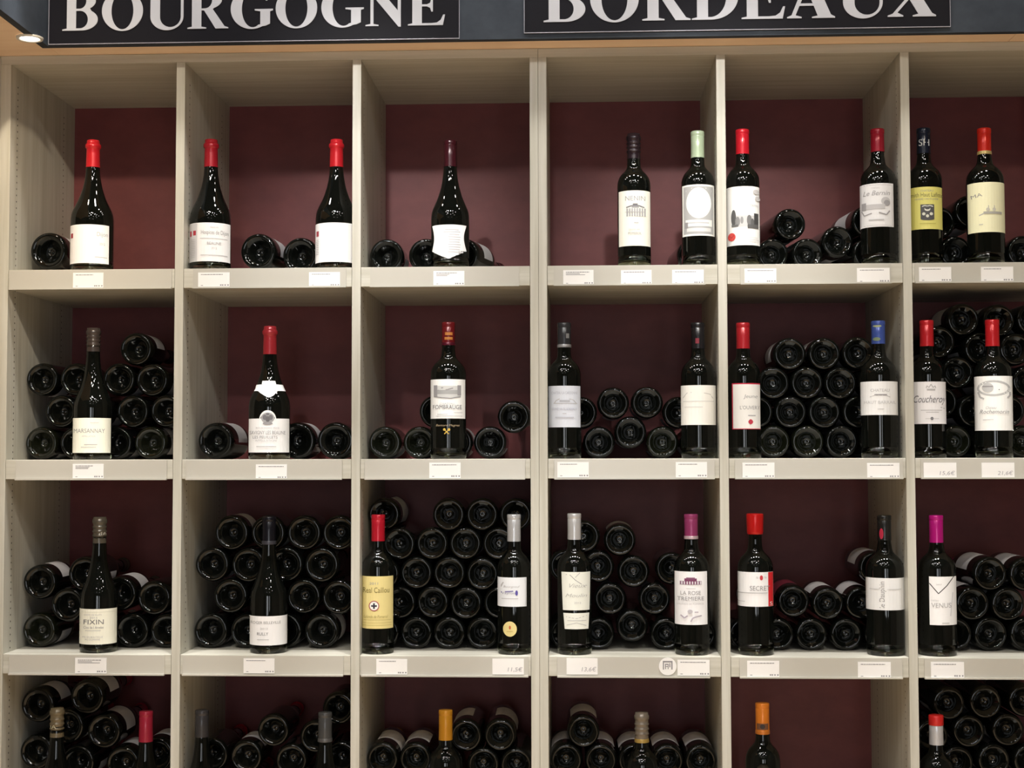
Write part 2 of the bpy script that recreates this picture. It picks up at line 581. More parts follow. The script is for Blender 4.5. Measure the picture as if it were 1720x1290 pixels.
def heel_mesh(R):
    key = ('heel', round(R, 4))
    if key not in CACHE:
        prof = [(0.002, 0.006), (R * 0.72, 0.0), (R * 0.95, 0.0), (R * 0.99, 0.003), (R * 1.001, 0.010), (R * 1.001, 0.0245), (R * 0.997, 0.0245),
                (R * 0.988, 0.0205), (R * 0.957, 0.0162), (R * 0.895, 0.0124), (R * 0.80, 0.0108), (R * 0.60, 0.0105), (0.002, 0.0140)]
        V, Fc = lathe_vf(prof + prof[:1], 40)
        CACHE[key] = mk('glass_heel', V, Fc, HEEL, smooth=True)
    return CACHE[key]


def capsule_mesh(style, R, H, zc, kind, m, m2=None):
    key = ('cap', style, round(R, 4), round(H, 3), round(zc, 3), kind, m.name)
    if key in CACHE:
        return CACHE[key]
    tab = bottle_table(style, R, H)
    e = 0.0006
    L = H - zc
    r0 = interp(tab, zc) + e
    n = 0.0142 + e
    if kind == 'wax':
        prof = [(r0, zc), (r0 + 0.0022, zc + 0.001), (r0 + 0.003, zc + 0.006), (0.0190, H - 0.014), (0.0194, H - 0.004), (0.0180, H - 0.0005), (0, H)]
    elif kind == 'lip':        # foil pressed round a thick lip
        prof = [(r0, zc), (interp(tab, zc + L * 0.5) + e, zc + L * 0.5), (n, H - 0.0215), (n + 0.0012, H - 0.0200), (n + 0.0030, H - 0.0175), (n + 0.0030, H - 0.0110),
                (n + 0.0008, H - 0.009), (n - 0.0003, H - 0.006), (n - 0.0004, H - 0.001), (n - 0.002, H), (0, H)]
    elif kind == 'rings':
        prof = [(r0, zc), (n + 0.0002, zc + L * 0.15)]
        for k in range(3):
            t = zc + L * (0.25 + 0.16 * k)
            prof += [(n, t), (n + 0.0016, t + 0.0015), (n + 0.0016, t + 0.0035), (n, t + 0.005)]
        prof += [(n, H - 0.016), (n + 0.002, H - 0.014), (n + 0.002, H - 0.007), (n, H - 0.005), (n - 0.0005, H - 0.0005), (0, H)]
    else:                      # smooth foil with one step at the bottle lip
        prof = [(r0, zc), (interp(tab, zc + L * 0.4) + e, zc + L * 0.4), (n + 0.0004, H - 0.0125), (n - 0.0001, H - 0.0118), (n + 0.0008, H - 0.0105), (n + 0.0008, H - 0.0018), (n - 0.0004, H - 0.0004), (0, H)]
    V, Fc = lathe_vf(prof, 32)
    if m2:                     # a band of a second colour round the foot of the capsule
        fm = [1 if sum(V[i][2] for i in q) / len(q) < zc + L * 0.12 else 0 for q in Fc]
        V2, F2 = lathe_vf([(r0 + 0.0005, zc), (r0 + 0.0007, zc + L * 0.02), (interp(tab, zc + L * 0.12) + e + 0.0006, zc + L * 0.11), (interp(tab, zc + L * 0.13) + e, zc + L * 0.125)], 32)
        nV = len(V)
        V = V + V2
        Fc = Fc + [tuple(i + nV for i in q) for q in F2]
        fm = [0] * (len(fm)) + [1] * len(F2)
        me = mk('capsule', V, Fc, [m, m2], fm, smooth=True)
    else:
        me = mk('capsule', V, Fc, m, smooth=True)
    CACHE[key] = me
    return me


def wrap_patch(tab, th0, th1, z0, z1, off, edge=None, nu=18, nv=10):
    """a paper patch on the bottle between two angles (0 faces -y) and two heights"""
    V, Fc = [], []
    for j in range(nv + 1):
        v = j / nv
        lft, rgt = edge(v) if edge else (0.0, 1.0)
        for i in range(nu + 1):
            u = lft + (rgt - lft) * i / nu
            th = th0 + (th1 - th0) * u
            zlo, zhi = z0, z1
            z = zlo + (zhi - zlo) * v
            r = interp(tab, z) + off
            V.append((r * math.sin(th), -r * math.cos(th), z))
    w = nu + 1
    for j in range(nv):
        for i in range(nu):
            Fc.append((j * w + i, j * w + i + 1, (j + 1) * w + i + 1, (j + 1) * w + i))
    return V, Fc


# ------------------------------------------------------------------ standing bottles: what each one looks like
# art items, in photograph pixels: ('t', x, y, height, text, colour, width, slant, rot) ('r', x0, x1, y0, y1, colour) ('e', x, y, rx, ry, colour)
# ('o', x, y, rx, ry, thickness, colour) ring   ('l', [(x, y)...], thickness, colour) line
G1, G2, G3, DK = (150, 148, 150), (185, 183, 184), (110, 108, 112), (60, 58, 62)
RED = (205, 35, 50)


def tlines(x, y, w, n, step, c=G2, h=1.0):
    out = []
    for i in range(n):
        ww = w * (0.75 + 0.25 * ((i * 37) % 10) / 10)
        out.append(('r', x - ww / 2, x + ww / 2, y + i * step - h / 2, y + i * step + h / 2, c))
    return out


STAND = [
    dict(row=0, cx=155.5, w=72, top=236, st='burg', cap=((202, 34, 44), 282, 'lip'), lab=(110, 183, 377, 442, (240, 238, 238)),
         art=[('r', 121, 124.5, 391, 399, (170, 60, 70)), ('t', 172, 396, 7, 'Dijon', G2, 18), ('t', 172, 411, 4, '2012', G2, 9), ('r', 160, 180, 431, 432, G2)],
         d='sloping-shouldered bottle with a scarlet capsule standing alone beside one lying bottle'),
    dict(row=0, cx=354, w=70, top=235, st='burg', cap=((170, 30, 45), 281.5, 'lip'), lab=(316, 387, 374, 439, (228, 226, 226)),
         art=[('r', 319.5, 332, 375, 438.5, (205, 203, 205)), ('r', 320.5, 323, 387, 396, (175, 50, 65)), ('r', 325.5, 330, 387, 395, (175, 50, 65)),
              ('t', 360, 383, 2.5, 'GRAND VIN', G2, 14), ('t', 361, 393.5, 7, 'Hospices de Dijon', G1, 45), ('r', 337, 382, 400, 401, G2), ('t', 360, 411, 4.5, 'BEAUNE', G1, 23),
              ('t', 360, 418.5, 3.5, '2012', G2, 9), ('r', 338, 382, 428, 429.2, G2)] + tlines(325.5, 402, 9, 11, 3, G2, 0.8),
         d='sloping-shouldered bottle with dark red capsule and a legible grey-lettered white label'),
    dict(row=0, cx=565, w=70, top=235, st='burg', cap=((196, 32, 42), 281.5, 'lip'), lab=(529, 601, 374, 440, (242, 240, 240)),
         art=[('r', 532, 536, 387, 396, (170, 70, 80))] + tlines(534, 402, 5, 9, 3, G2, 0.8),
         d='sloping-shouldered bottle with red capsule and blank-looking white label against a shelf post'),
    dict(row=0, cx=756.3, w=65, top=236, st='burg', cap=((62, 18, 28), 281, 'plain'), lab=(726, 783.5, 377.5, 434.5, (238, 238, 240)), shape='shield',
         art=tlines(759, 386, 30, 2, 3.5, G2) + tlines(763, 394, 22, 8, 4.2, (200, 198, 202), 1.2),
         d='sloping-shouldered bottle with dark plum capsule and a shield-shaped white label'),
    dict(row=0, cx=1065, w=56, top=225, st='bord', cap=((38, 26, 32), 268, 'rings'), lab=(1039.5, 1092, 320, 413, (232, 230, 218)),
         art=[('t', 1067, 337, 8, 'NENIN', G1, 33), ('l', [(1052, 348.5), (1062, 345.5), (1072, 345.5), (1082, 348.5)], 2.2, G3), ('r', 1063, 1071, 342, 346, G3),
              ('r', 1061, 1073, 346, 349, G1)] +
             [('r', 1052.5 + 4.1 * i, 1055 + 4.1 * i, 350, 363.5, (165, 163, 165)) for i in range(8)] + [('l', [(1051, 356), (1083, 356)], 1, G2), ('r', 1065, 1072, 373.5, 375, G2)] +
             [('t', 1065, 387, 3, 'GRAND VIN', G2, 17), ('t', 1066, 394, 4, 'POMEROL', G1, 21)],
         d='high-shouldered bottle with ringed black capsule and tall cream label showing a pillared house'),
    dict(row=0, cx=1172.5, w=56, top=221, st='bord', cap=((186, 204, 174), 266, 'plain'), lab=(1146.5, 1199.5, 310, 396, (236, 236, 230)),
         art=[('r', 1149, 1197, 313, 393, (178, 178, 178)), ('l', [(1153, 320), (1162, 316), (1174, 322), (1186, 316), (1195, 320)], 2, (225, 225, 222)), ('e', 1173.5, 341, 20.5, 26, (242, 242, 238)),
              ('r', 1152, 1195, 369, 380, (238, 238, 234)), ('r', 1154, 1193, 383, 389, (220, 220, 218)), ('r', 1155, 1190, 373.5, 375, G2), ('r', 1151, 1156, 373, 383, G1)],
         d='high-shouldered bottle with pale green capsule and a grey label framing a white oval'),
    dict(row=0, cx=1248, w=56, top=218, st='bord', cap=((205, 30, 46), 260, 'plain'), lab=(1219, 1275, 313, 412, (240, 240, 238)),
         art=[('r', 1229.5, 1272.5, 362, 381, (205, 205, 205)), ('e', 1232.5, 366, 4, 14, (90, 90, 90)), ('e', 1239, 372, 4, 8, (140, 140, 140)), ('e', 1246, 370, 2.5, 6, (150, 150, 150)),
              ('e', 1258, 370, 4, 9, (120, 120, 120)), ('e', 1263, 374, 3, 7, (100, 100, 100)), ('r', 1265.5, 1272.5, 358, 383, (70, 70, 70)), ('r', 1229.5, 1240, 377, 381, (110, 110, 110)),
              ('r', 1255, 1272, 377, 383.5, (95, 95, 95)), ('e', 1229.5, 397.5, 6.2, 6.8, (215, 80, 75)), ('l', [(1226, 396), (1229, 399), (1233, 395)], 1.2, (150, 30, 40)), ('l', [(1226, 401), (1233, 401)], 1.2, (150, 30, 40)),
              ('t', 1265, 347, 3.5, 'TERTRE', G2, 14), ('e', 1269, 322, 5, 4, (205, 203, 203)), ('e', 1271, 333, 4, 4, (205, 203, 203))] + tlines(1264, 399, 18, 3, 3.5, (215, 213, 213), 0.8),
         d='high-shouldered bottle with bright red capsule and label showing a tree-lined avenue'),
    dict(row=0, cx=1475.5, w=60, top=217, st='bord', cap=((150, 24, 44), 256, 'plain'), lab=(1443, 1499.5, 308, 381, (212, 211, 212)),
         art=[('l', [(1447.5, 310.5), (1497.5, 310.5), (1497.5, 378.5), (1447.5, 378.5), (1447.5, 310.5)], 0.8, G2), ('t', 1471, 317, 3, 'CHATEAU', G2, 14), ('t', 1472, 328, 8, 'Le Bernin', G1, 42, 0.3),
              ('e', 1487, 338, 7, 7, G2), ('e', 1489, 341, 5, 5, G1), ('r', 1451, 1486, 343, 351, G2), ('r', 1449, 1456, 340, 352, G1), ('l', [(1449, 353), (1453, 361), (1465, 358)], 1.6, G1),
              ('l', [(1476, 357), (1488, 361), (1493, 354)], 2, G1), ('r', 1460, 1484, 368, 370, G2)],
         d='high-shouldered bottle with dull crimson capsule and grey label showing a house and tree'),
    dict(row=0, cx=1553, w=58, top=216, st='bord', cap=((26, 32, 48), 259, 'plain'), lab=(1520, 1581, 314, 385, (212, 206, 116)), captext=('SH', 1553.5, 244.5, 11, (205, 208, 212)),
         art=[('t', 1557, 322, 3, 'CHATEAU', G1, 20), ('t', 1555, 330.5, 7, 'Smith Haut Lafitte', (120, 112, 70), 54), ('t', 1556, 335.5, 2.6, 'GRAND CRU CLASSE', G1, 37), ('r', 1546.5, 1568, 343.5, 368, (78, 78, 80)),
              ('e', 1557.3, 368, 10.5, 2.2, (78, 78, 80)), ('l', [(1549, 347), (1553, 345.5), (1557.3, 346.5), (1561.5, 345.5), (1566, 347)], 1.5, (215, 215, 205)), ('e', 1557.3, 351.2, 4.6, 3.6, (225, 225, 215)),
              ('e', 1557.3, 349.6, 4.0, 2.6, (78, 78, 80)), ('e', 1551.6, 359.5, 2.6, 2.6, (215, 215, 200)), ('e', 1563.2, 359.5, 2.6, 2.6, (215, 215, 200)), ('e', 1557.3, 363, 2.4, 2.6, (215, 215, 200)), ('r', 1545, 1570, 375, 376, (190, 182, 90))],
         d='high-shouldered bottle with navy capsule and yellow-green label bearing a dark crest'),
    dict(row=0, cx=1655, w=61, top=216, st='bord', cap=((212, 44, 32), 260.5, 'plain', (205, 182, 120)), lab=(1627, 1690, 306, 390, (238, 236, 200)),
         art=[('t', 1642, 331, 6, 'MA', G1, 18, 0, 12), ('l', [(1645, 362), (1656, 357), (1680, 357)], 1.6, G2), ('l', [(1660, 357), (1660, 345)], 1, G2), ('l', [(1669, 357), (1669, 345)], 1, G2), ('e', 1659, 352, 3, 3, (205, 203, 190)),
              ('e', 1668.5, 352, 2.6, 3, (205, 203, 190)), ('r', 1652, 1680, 355.5, 359.5, (180, 178, 170)), ('r', 1645, 1651, 376.5, 377.5, G2)],
         d='high-shouldered bottle with orange-red capsule and pale yellow label showing a small ship'),
    dict(row=1, cx=156, w=64, top=551, st='burg', cap=((66, 58, 55), 591, 'rings'), lab=(122.5, 186, 702, 760.7, (234, 233, 218)),
         art=[('t', 151, 727, 7, 'MARSANNAY', G1, 50), ('t', 150, 734, 2.5, 'APPELLATION', G2, 22), ('r', 143, 164, 746, 747.2, G2), ('r', 138, 162, 750.5, 751.5, G2), ('r', 152, 166, 709.5, 710.3, G2)],
         d='sloping-shouldered bottle with grey-brown banded capsule and low square cream label'),
    dict(row=1, cx=453, w=70, top=548, st='burg', cap=((160, 42, 50), 595.5, 'lip'), lab=(418.6, 486, 703, 760, (232, 231, 231)), crest=(450, 699, 14, 10), neck=(427, 483, 639, 667),
         art=[('e', 450, 702, 11, 9, (165, 164, 165)), ('e', 445, 701, 3.5, 4.5, G3), ('e', 455, 701, 3.5, 4.5, G3), ('e', 450, 704, 3.5, 5, (100, 98, 100)), ('e', 450, 695.5, 3, 2, G3), ('e', 450, 711, 8, 2.5, G1),
              ('t', 450, 720, 2.5, 'BOUCHARD PERE', G2, 38), ('t', 450, 729.5, 6, 'SAVIGNY LES BEAUNE', G1, 58), ('t', 446, 736.5, 4.5, 'LES PEUILLETS', G1, 40), ('t', 447, 741.5, 3, 'APPELLATION', G2, 34), ('r', 432, 464, 749.5, 750.6, G2)],
         d='sloping-shouldered bottle with a torn-edged white neck band and crested white label'),
    dict(row=1, cx=753.3, w=60, top=541, st='bord', cap=((108, 24, 30), 580.5, 'plain', (92, 20, 40)), lab=(722, 781.3, 637, 703, (234, 234, 232)),
         art=[('r', 729, 774, 648, 667, (205, 205, 203)), ('r', 734, 770, 655, 662, (165, 165, 165)), ('l', [(736, 656), (743, 651), (750, 655), (760, 652), (769, 655)], 2, G1), ('r', 729, 735, 647, 666, G1), ('r', 768, 774, 647, 664, G1),
              ('l', [(730, 666), (742, 668), (757, 669), (773, 666)], 1.6, G1), ('t', 751, 679.5, 3, 'CHATEAU', G2, 24), ('t', 751.5, 687, 7, 'FOMBRAUGE', (120, 118, 122), 47), ('r', 735, 752, 695.5, 696.4, G2), ('r', 762, 776, 692.5, 693.3, G2),
              ('r', 733, 776, 698.5, 699.3, G2)],
         glassart=[('t', 752, 716, 3.5, 'Bernard Magrez', (170, 150, 120), 39, 0.3), ('e', 746.5, 721.5, 2.2, 2.2, (205, 170, 70)), ('e', 754, 721.5, 2.2, 2.2, (205, 170, 70)), ('l', [(747, 722), (754, 729)], 1.5, (205, 170, 70)), ('l', [(753.5, 722), (746.5, 729)], 1.5, (205, 170, 70))],
         capart=[('r', 747.5, 760, 558, 563, (190, 120, 50)), ('r', 747, 760, 566, 570.5, (190, 120, 50))],
         d='high-shouldered bottle with dark red and gold capsule and gold marks below its label'),
    dict(row=1, cx=948, w=56, top=542, st='bord', cap=((52, 52, 56), 584, 'plain', (150, 148, 150)), lab=(921.5, 974.5, 648, 717.7, (208, 212, 222)),
         art=[('t', 948, 662, 4.5, 'CHATEAU LA CARDONNE', (175, 178, 190), 43), ('l', [(931, 678), (934, 673), (940, 670)], 1.2, G2), ('l', [(956, 670), (963, 672), (968, 678)], 1.2, G2), ('r', 940, 957, 672, 675, (180, 182, 190)), ('r', 930, 969, 677, 678, G2),
              ('t', 948, 689, 4, 'GRAND VIN DE BORDEAUX', (178, 180, 192), 41), ('r', 945, 951, 694, 695, G2), ('r', 933, 963, 700, 702, (192, 194, 204))],
         capart=[('r', 951, 956, 560, 568, (130, 130, 132))],
         d='high-shouldered bottle with charcoal capsule and bluish white label against the central posts'),
    dict(row=1, cx=1173, w=58, top=542, st='bord', cap=((30, 28, 31), 586, 'plain'), lab=(1143.7, 1202.5, 647, 713.7, (240, 238, 232)),
         art=[('l', [(1148, 668), (1154, 660), (1162, 659)], 1, (205, 203, 200)), ('l', [(1182, 660), (1192, 662), (1197, 669)], 1, (205, 203, 200)), ('r', 1148, 1198, 673.5, 674.3, (212, 210, 206)), ('r', 1150, 1180, 683, 683.8, (214, 212, 208))],
         capart=[('r', 1169, 1175, 568, 577, (120, 25, 45))],
         d='high-shouldered bottle with thin black capsule and nearly blank warm white label'),
    dict(row=1, cx=1249, w=56, top=542, st='bord', cap=((168, 34, 42), 586, 'plain'), lab=(1230, 1275.8, 643.5, 721, (190, 45, 70)),
         art=[('r', 1231.6, 1275.8, 645.5, 719.8, (240, 238, 234)), ('t', 1260, 668.5, 6, 'Jeune', G1, 22, 0.25), ('t', 1259, 687.5, 6, "L'OUVERT", G1, 32), ('r', 1256, 1268, 697, 699, G2), ('e', 1260, 708.5, 3.6, 4, (190, 55, 75)),
              ('l', [(1256, 708.5), (1264, 708.5)], 1.4, (190, 55, 75)), ('l', [(1260, 704), (1260, 713)], 1.4, (190, 55, 75))],
         d='high-shouldered bottle with red capsule and white label edged in crimson with red rosette'),
    dict(row=1, cx=1476.5, w=60, top=539, st='bord', cap=((66, 88, 165), 578, 'plain'), lab=(1446.8, 1507, 640.5, 697, (228, 228, 228)),
         art=[('t', 1478, 658, 5, 'CHATEAU', G2, 30), ('r', 1469, 1489, 662, 664.5, G1), ('l', [(1462, 666.5), (1470, 664), (1488, 664), (1494, 667)], 1, G2), ('t', 1478, 678, 5, 'HAUT BARRAIL', (195, 194, 196), 50), ('r', 1474, 1484, 686.5, 687.5, G2)],
         capart=[('e', 1475, 547.5, 7, 2, (165, 175, 130)), ('e', 1474, 569.5, 6, 3, (120, 140, 110))],
         d='high-shouldered bottle with cobalt blue capsule and small faintly printed white label'),
    dict(row=1, cx=1558, w=58, top=538, st='bord', cap=((198, 38, 46), 582, 'plain'), lab=(1528, 1586.7, 641, 712, (228, 226, 228)),
         art=[('l', [(1556, 652), (1557, 648), (1560.5, 651), (1563.5, 645.5), (1567, 651), (1570, 648), (1571, 652)], 1.3, G2), ('r', 1557, 1570, 653, 656, G2), ('t', 1560, 676, 12, 'Coucheroy', (105, 103, 108), 51, 0.25), ('l', [(1578, 684), (1584, 686)], 1, G1),
              ('r', 1547, 1580, 688.5, 689.5, G2), ('r', 1555, 1575, 692, 693, G2), ('e', 1564.3, 703, 2.4, 2.6, (105, 103, 108)), ('r', 1554, 1575, 702.8, 703.5, G2)],
         d='high-shouldered bottle with red capsule and white label with a crown over script lettering'),
    dict(row=1, cx=1668.5, w=60, top=537, st='bord', cap=((205, 36, 44), 582, 'plain'), lab=(1638.8, 1699.5, 631.5, 723, (238, 237, 234)),
         art=[('o', 1669, 652, 26, 13.5, 3.5, (190, 190, 190)), ('e', 1660, 651, 9, 8, (195, 195, 195)), ('r', 1652, 1668, 648, 650, G1), ('l', [(1645, 658), (1648, 667), (1654, 670)], 3, G2), ('l', [(1690, 668), (1694, 664), (1694, 658)], 2.6, G2), ('e', 1677.5, 654.5, 0.8, 0.8, DK),
              ('t', 1664, 687, 4.5, 'Chateau', G2, 16, 0.3), ('t', 1669, 694.5, 6.5, 'Rochemorin', G1, 44, 0.3), ('r', 1652, 1668, 704.5, 705.3, G2)],
         d='high-shouldered bottle with red capsule and tall white label printed with an oval wreath'),
    dict(row=2, cx=166.5, w=62, top=868, st='burg', cap=((88, 82, 72), 912, 'rings'), lab=(134, 196, 1023, 1082.5, (232, 230, 214)), captext=('dA', 172, 900, 8, (190, 186, 172)),
         art=[('t', 157, 1034, 2.5, 'COTE DE NUITS', G2, 28), ('t', 158, 1039, 3, '2013', G2, 12), ('t', 158.5, 1048.5, 8, 'FIXIN', G3, 32), ('t', 158.5, 1056, 4.5, 'Clos de l Arvelet', G1, 32), ('r', 145, 170, 1058.8, 1059.6, G2),
              ('t', 157, 1071.5, 3, 'MIS EN BOUTEILLE', G2, 32), ('t', 157, 1075.5, 3, 'AU DOMAINE', G2, 24), ('r', 139, 192, 1028, 1028.6, (215, 212, 196))],
         d='sloping-shouldered bottle with olive grey capsule and square cream label near the side panel'),
    dict(row=2, cx=451.5, w=62, top=867, st='burg', cap=((22, 22, 30), 914, 'plain', (70, 70, 78)), lab=(419.5, 482.5, 1035, 1084, (234, 233, 234)),
         art=[('t', 447, 1048, 4.5, 'ROGER BELLEVILLE', G1, 49), ('t', 444, 1057.5, 3.2, '2013', G2, 12), ('t', 442, 1067, 5, 'RULLY', G3, 18), ('r', 433, 452, 1074, 1075, G2)],
         d='sloping-shouldered bottle with plain black capsule and low white label before full stack'),
    dict(row=2, cx=635, w=54, top=864, st='bord', cap=((200, 28, 50), 908.5, 'plain'), lab=(607.6, 660, 968, 1056, (216, 200, 136)),
         art=[('t', 628, 982, 4, '2011', G1, 14), ('t', 632, 995.5, 9, 'Real Caillou', (120, 108, 60), 43), ('o', 628.5, 1017.7, 8.6, 8.8, 2, (170, 90, 90)), ('e', 628.5, 1017.7, 7, 7.2, (240, 238, 232)), ('r', 623.8, 633.2, 1016.3, 1019.1, (45, 40, 55)),
              ('r', 627.1, 629.9, 1013, 1022.4, (45, 40, 55)), ('t', 631, 1038, 5, 'Lalande de Pomerol', (165, 150, 90), 38, 0.2), ('r', 612, 656, 1041, 1041.6, (180, 164, 96)), ('r', 610, 657, 1046, 1046.6, (190, 172, 100)), ('r', 610, 657, 1050, 1050.6, (190, 172, 100))],
         d='high-shouldered bottle with red capsule and yellow label bearing a round cross emblem'),
    dict(row=2, cx=863.5, w=55, top=863.5, st='bord', cap=((214, 216, 220), 909, 'plain'), lab=(835.8, 884, 970, 1019, (222, 224, 228)),
         art=[('l', [(842, 986), (846, 978), (844, 980), (842, 984), (848, 985)], 1.4, G2), ('t', 859, 987, 3.5, 'Bourgneuf', G2, 26, 0.3), ('l', [(842, 995), (850, 994), (862, 993)], 2.2, (130, 125, 170)), ('e', 867.5, 996, 2.2, 4.5, (90, 80, 160)), ('t', 854, 998, 4, 'Vayron', (150, 148, 165), 22),
              ('r', 843, 870, 1005, 1006, G2)],
         seal=(856.5, 1056.5, 11.3, 12.8, (222, 205, 140), (190, 90, 50)),
         d='high-shouldered bottle with silver capsule and a round gold medal sticker below its label'),
    dict(row=2, cx=965, w=57, top=862, st='bord', cap=((216, 216, 218), 906, 'plain'), lab=(943.5, 991, 960.8, 1025, (226, 227, 218)), shape='taper', lab2=(946.5, 989, 1029.8, 1056.7, (224, 225, 216)),
         art=[('l', [(951, 965), (958, 966), (966, 974), (976, 981), (985, 984)], 1, G1), ('l', [(974, 962), (966, 970)], 1, G2), ('t', 968, 987, 7, 'Vieux', (190, 190, 186), 30, 0.5), ('t', 967, 1003, 6, 'Moulin', (190, 190, 186), 34, 0.5), ('t', 970, 1014, 3, '2012', G2, 11)],
         art2=[('l', [(951, 1036), (968, 1039), (985, 1034)], 0.9, G2), ('r', 953, 984, 1042, 1043, G2), ('l', [(952, 1050), (968, 1046), (984, 1051)], 0.9, G2)],
         d='high-shouldered bottle with silver capsule and tapering cream label split in two'),
    dict(row=2, cx=1161.5, w=58, top=863, st='bord', cap=((158, 62, 112), 905, 'plain', (215, 190, 200)), lab=(1133.8, 1187, 960, 1049.5, (232, 231, 233)),
         art=[('r', 1142.5, 1178, 976, 982, (140, 110, 130)), ('r', 1150, 1170, 971.5, 982, (120, 60, 95)), ('r', 1153, 1167, 970, 973, (130, 80, 110))] + [('r', 1145 + 4.3 * i, 1147 + 4.3 * i, 976.5, 981.5, (222, 218, 224)) for i in range(8)] +
             [('r', 1153, 1168, 988.3, 989, G2), ('t', 1160, 999, 6.5, 'LA ROSE', G1, 32), ('t', 1160, 1008.5, 6.5, 'TREMIERE', G1, 42), ('t', 1160, 1015.5, 2.6, 'LALANDE DE POMEROL', G2, 42), ('e', 1159, 1027, 4, 3.4, (190, 186, 192)),
              ('l', [(1144, 1033), (1150, 1038), (1155, 1034)], 2, (175, 165, 178)), ('l', [(1166, 1028), (1172, 1028)], 1.6, (175, 165, 178)), ('l', [(1160, 1044), (1163, 1038), (1168, 1036), (1177, 1034)], 2.2, (180, 172, 182))],
         d='high-shouldered bottle with mauve capsule and white label with a small plum-coloured house'),
    dict(row=2, cx=1269, w=58.5, top=862, st='bord', cap=((206, 30, 30), 897.5, 'wax'), lab=(1239.5, 1297.5, 961, 1019, (232, 231, 232)),
         art=[('r', 1289.5, 1297.3, 961.3, 1018.7, (212, 30, 38)), ('e', 1278.5, 970.5, 2.6, 4.2, (200, 60, 70)), ('t', 1285, 971.5, 3, 'S', G2, 4), ('t', 1272, 971.5, 3, 'S', G2, 4), ('t', 1276, 992, 8, 'SECRET', G1, 32), ('r', 1240, 1288, 995.3, 996.6, G2),
              ('r', 1241, 1252, 1010, 1010.7, G2), ('t', 1293.5, 1017, 6, 'S', (235, 225, 225), 4)],
         d='high-shouldered bottle dipped in bright red wax with a red-striped white label'),
    dict(row=2, cx=1486.5, w=62, top=865, st='bord', cap=((34, 34, 33), 907, 'plain'), lab=(1455, 1518.5, 971, 1025, (220, 220, 220)),
         art=[('t', 1485.5, 999, 8.5, 'le Dauphin', G1, 44, 0, 90), ('r', 1462, 1478, 989, 990.5, (205, 205, 205)), ('r', 1490, 1512, 989, 990.5, (205, 205, 205))],
         capart=[('e', 1482, 896.5, 3.2, 9, (190, 35, 70))],
         d='high-shouldered bottle with matt black capsule and label whose lettering runs upwards'),
    dict(row=2, cx=1574, w=61, top=865, st='bord', cap=((198, 26, 138), 911, 'plain'), lab=(1561.5, 1604, 968.6, 1050, (234, 233, 233)),
         art=[('l', [(1562, 980), (1576, 997), (1589, 984), (1600, 968.8)], 1.4, DK), ('t', 1577, 983, 2.4, 'SAINT', G2, 9), ('t', 1570, 1010, 2.6, 'CHATEAU', G2, 12), ('t', 1580, 1020.5, 8, 'VENUS', (175, 173, 175), 31), ('r', 1581, 1592, 1046, 1047.2, G2), ('l', [(1598, 995), (1594, 1035)], 1.4, (215, 213, 215))],
         d='high-shouldered bottle with magenta capsule and narrow white label with a black V line'),
    dict(row=3, cx=95.5, w=62, top=1188.5, st='burg', cap=((112, 100, 78), 1237, 'rings'), captext=('dA', 88, 1224, 7, (200, 192, 160)), d='sloping-shouldered bottle with khaki banded capsule in the lowest shelf row in view'),
    dict(row=3, cx=245, w=62, top=1194, st='burg', cap=((160, 36, 58), 1245, 'plain'), d='sloping-shouldered bottle with plain wine-red capsule in the lowest shelf row in view'),
    dict(row=3, cx=339, w=62, top=1192, st='burg', cap=((58, 56, 58), 1237, 'plain'), d='sloping-shouldered bottle with glossy dark grey capsule near the left post of its lowest-row compartment'),
    dict(row=3, cx=546, w=62, top=1195.5, st='burg', cap=((74, 74, 74), 1245, 'plain', (98, 97, 97)), d='sloping-shouldered bottle with grey capsule ringed at its foot in the lowest row'),
    dict(row=3, cx=748.6, w=57, top=1192, st='bord', cap=((190, 130, 32), 1242, 'plain'), d='high-shouldered bottle with plain gold capsule in the lowest shelf row in view'),
    dict(row=3, cx=1078, w=57, top=1196, st='bord', cap=((122, 112, 100), 1246, 'rings', (180, 150, 80)), d='high-shouldered bottle with greyish tan capsule edged in gold in the lowest row'),
    dict(row=3, cx=1281, w=57, top=1180, st='bord', cap=((222, 128, 42), 1232, 'plain', (205, 120, 45)), capart=[('r', 1272, 1290, 1215.5, 1226, (110, 70, 45)), ('e', 1281, 1220.5, 4, 4, (50, 40, 40))],
         d='high-shouldered bottle with orange capsule standing alone in its compartment'),
    dict(row=3, cx=1572.7, w=57, top=1201, st='bord', cap=((214, 214, 218), 1250, 'plain'), captop=(215, 40, 38), d='high-shouldered bottle with silver capsule topped in red in the lowest row'),
]

# text outlines, evaluated once
_req = {}
for b in STAND:
    for it in list(b.get('art', [])) + list(b.get('glassart', [])) + list(b.get('art2', [])):
        if it[0] == 't':
            _req[it[4]] = None
    if 'captext' in b:
        _req[b['captext'][0]] = None
for k in ('15,6\u20ac', '21,6\u20ac', '11,5\u20ac', '13,6\u20ac'):
    _req[k] = None
for k in _req:
    cu = bpy.data.curves.new('text', 'FONT')
    cu.body = k
    cu.size = 1.0
    cu.resolution_u = 3
    _req[k] = cu
TM = solid_from_curves(_req)
TEXT = {}
for k, (v, f) in TM.items():
    xs = [p[0] for p in v]
    x0, x1 = min(xs), max(xs)
    TEXT[k] = ([(p[0] - (x0 + x1) / 2, p[1]) for p in v], f, x1 - x0)


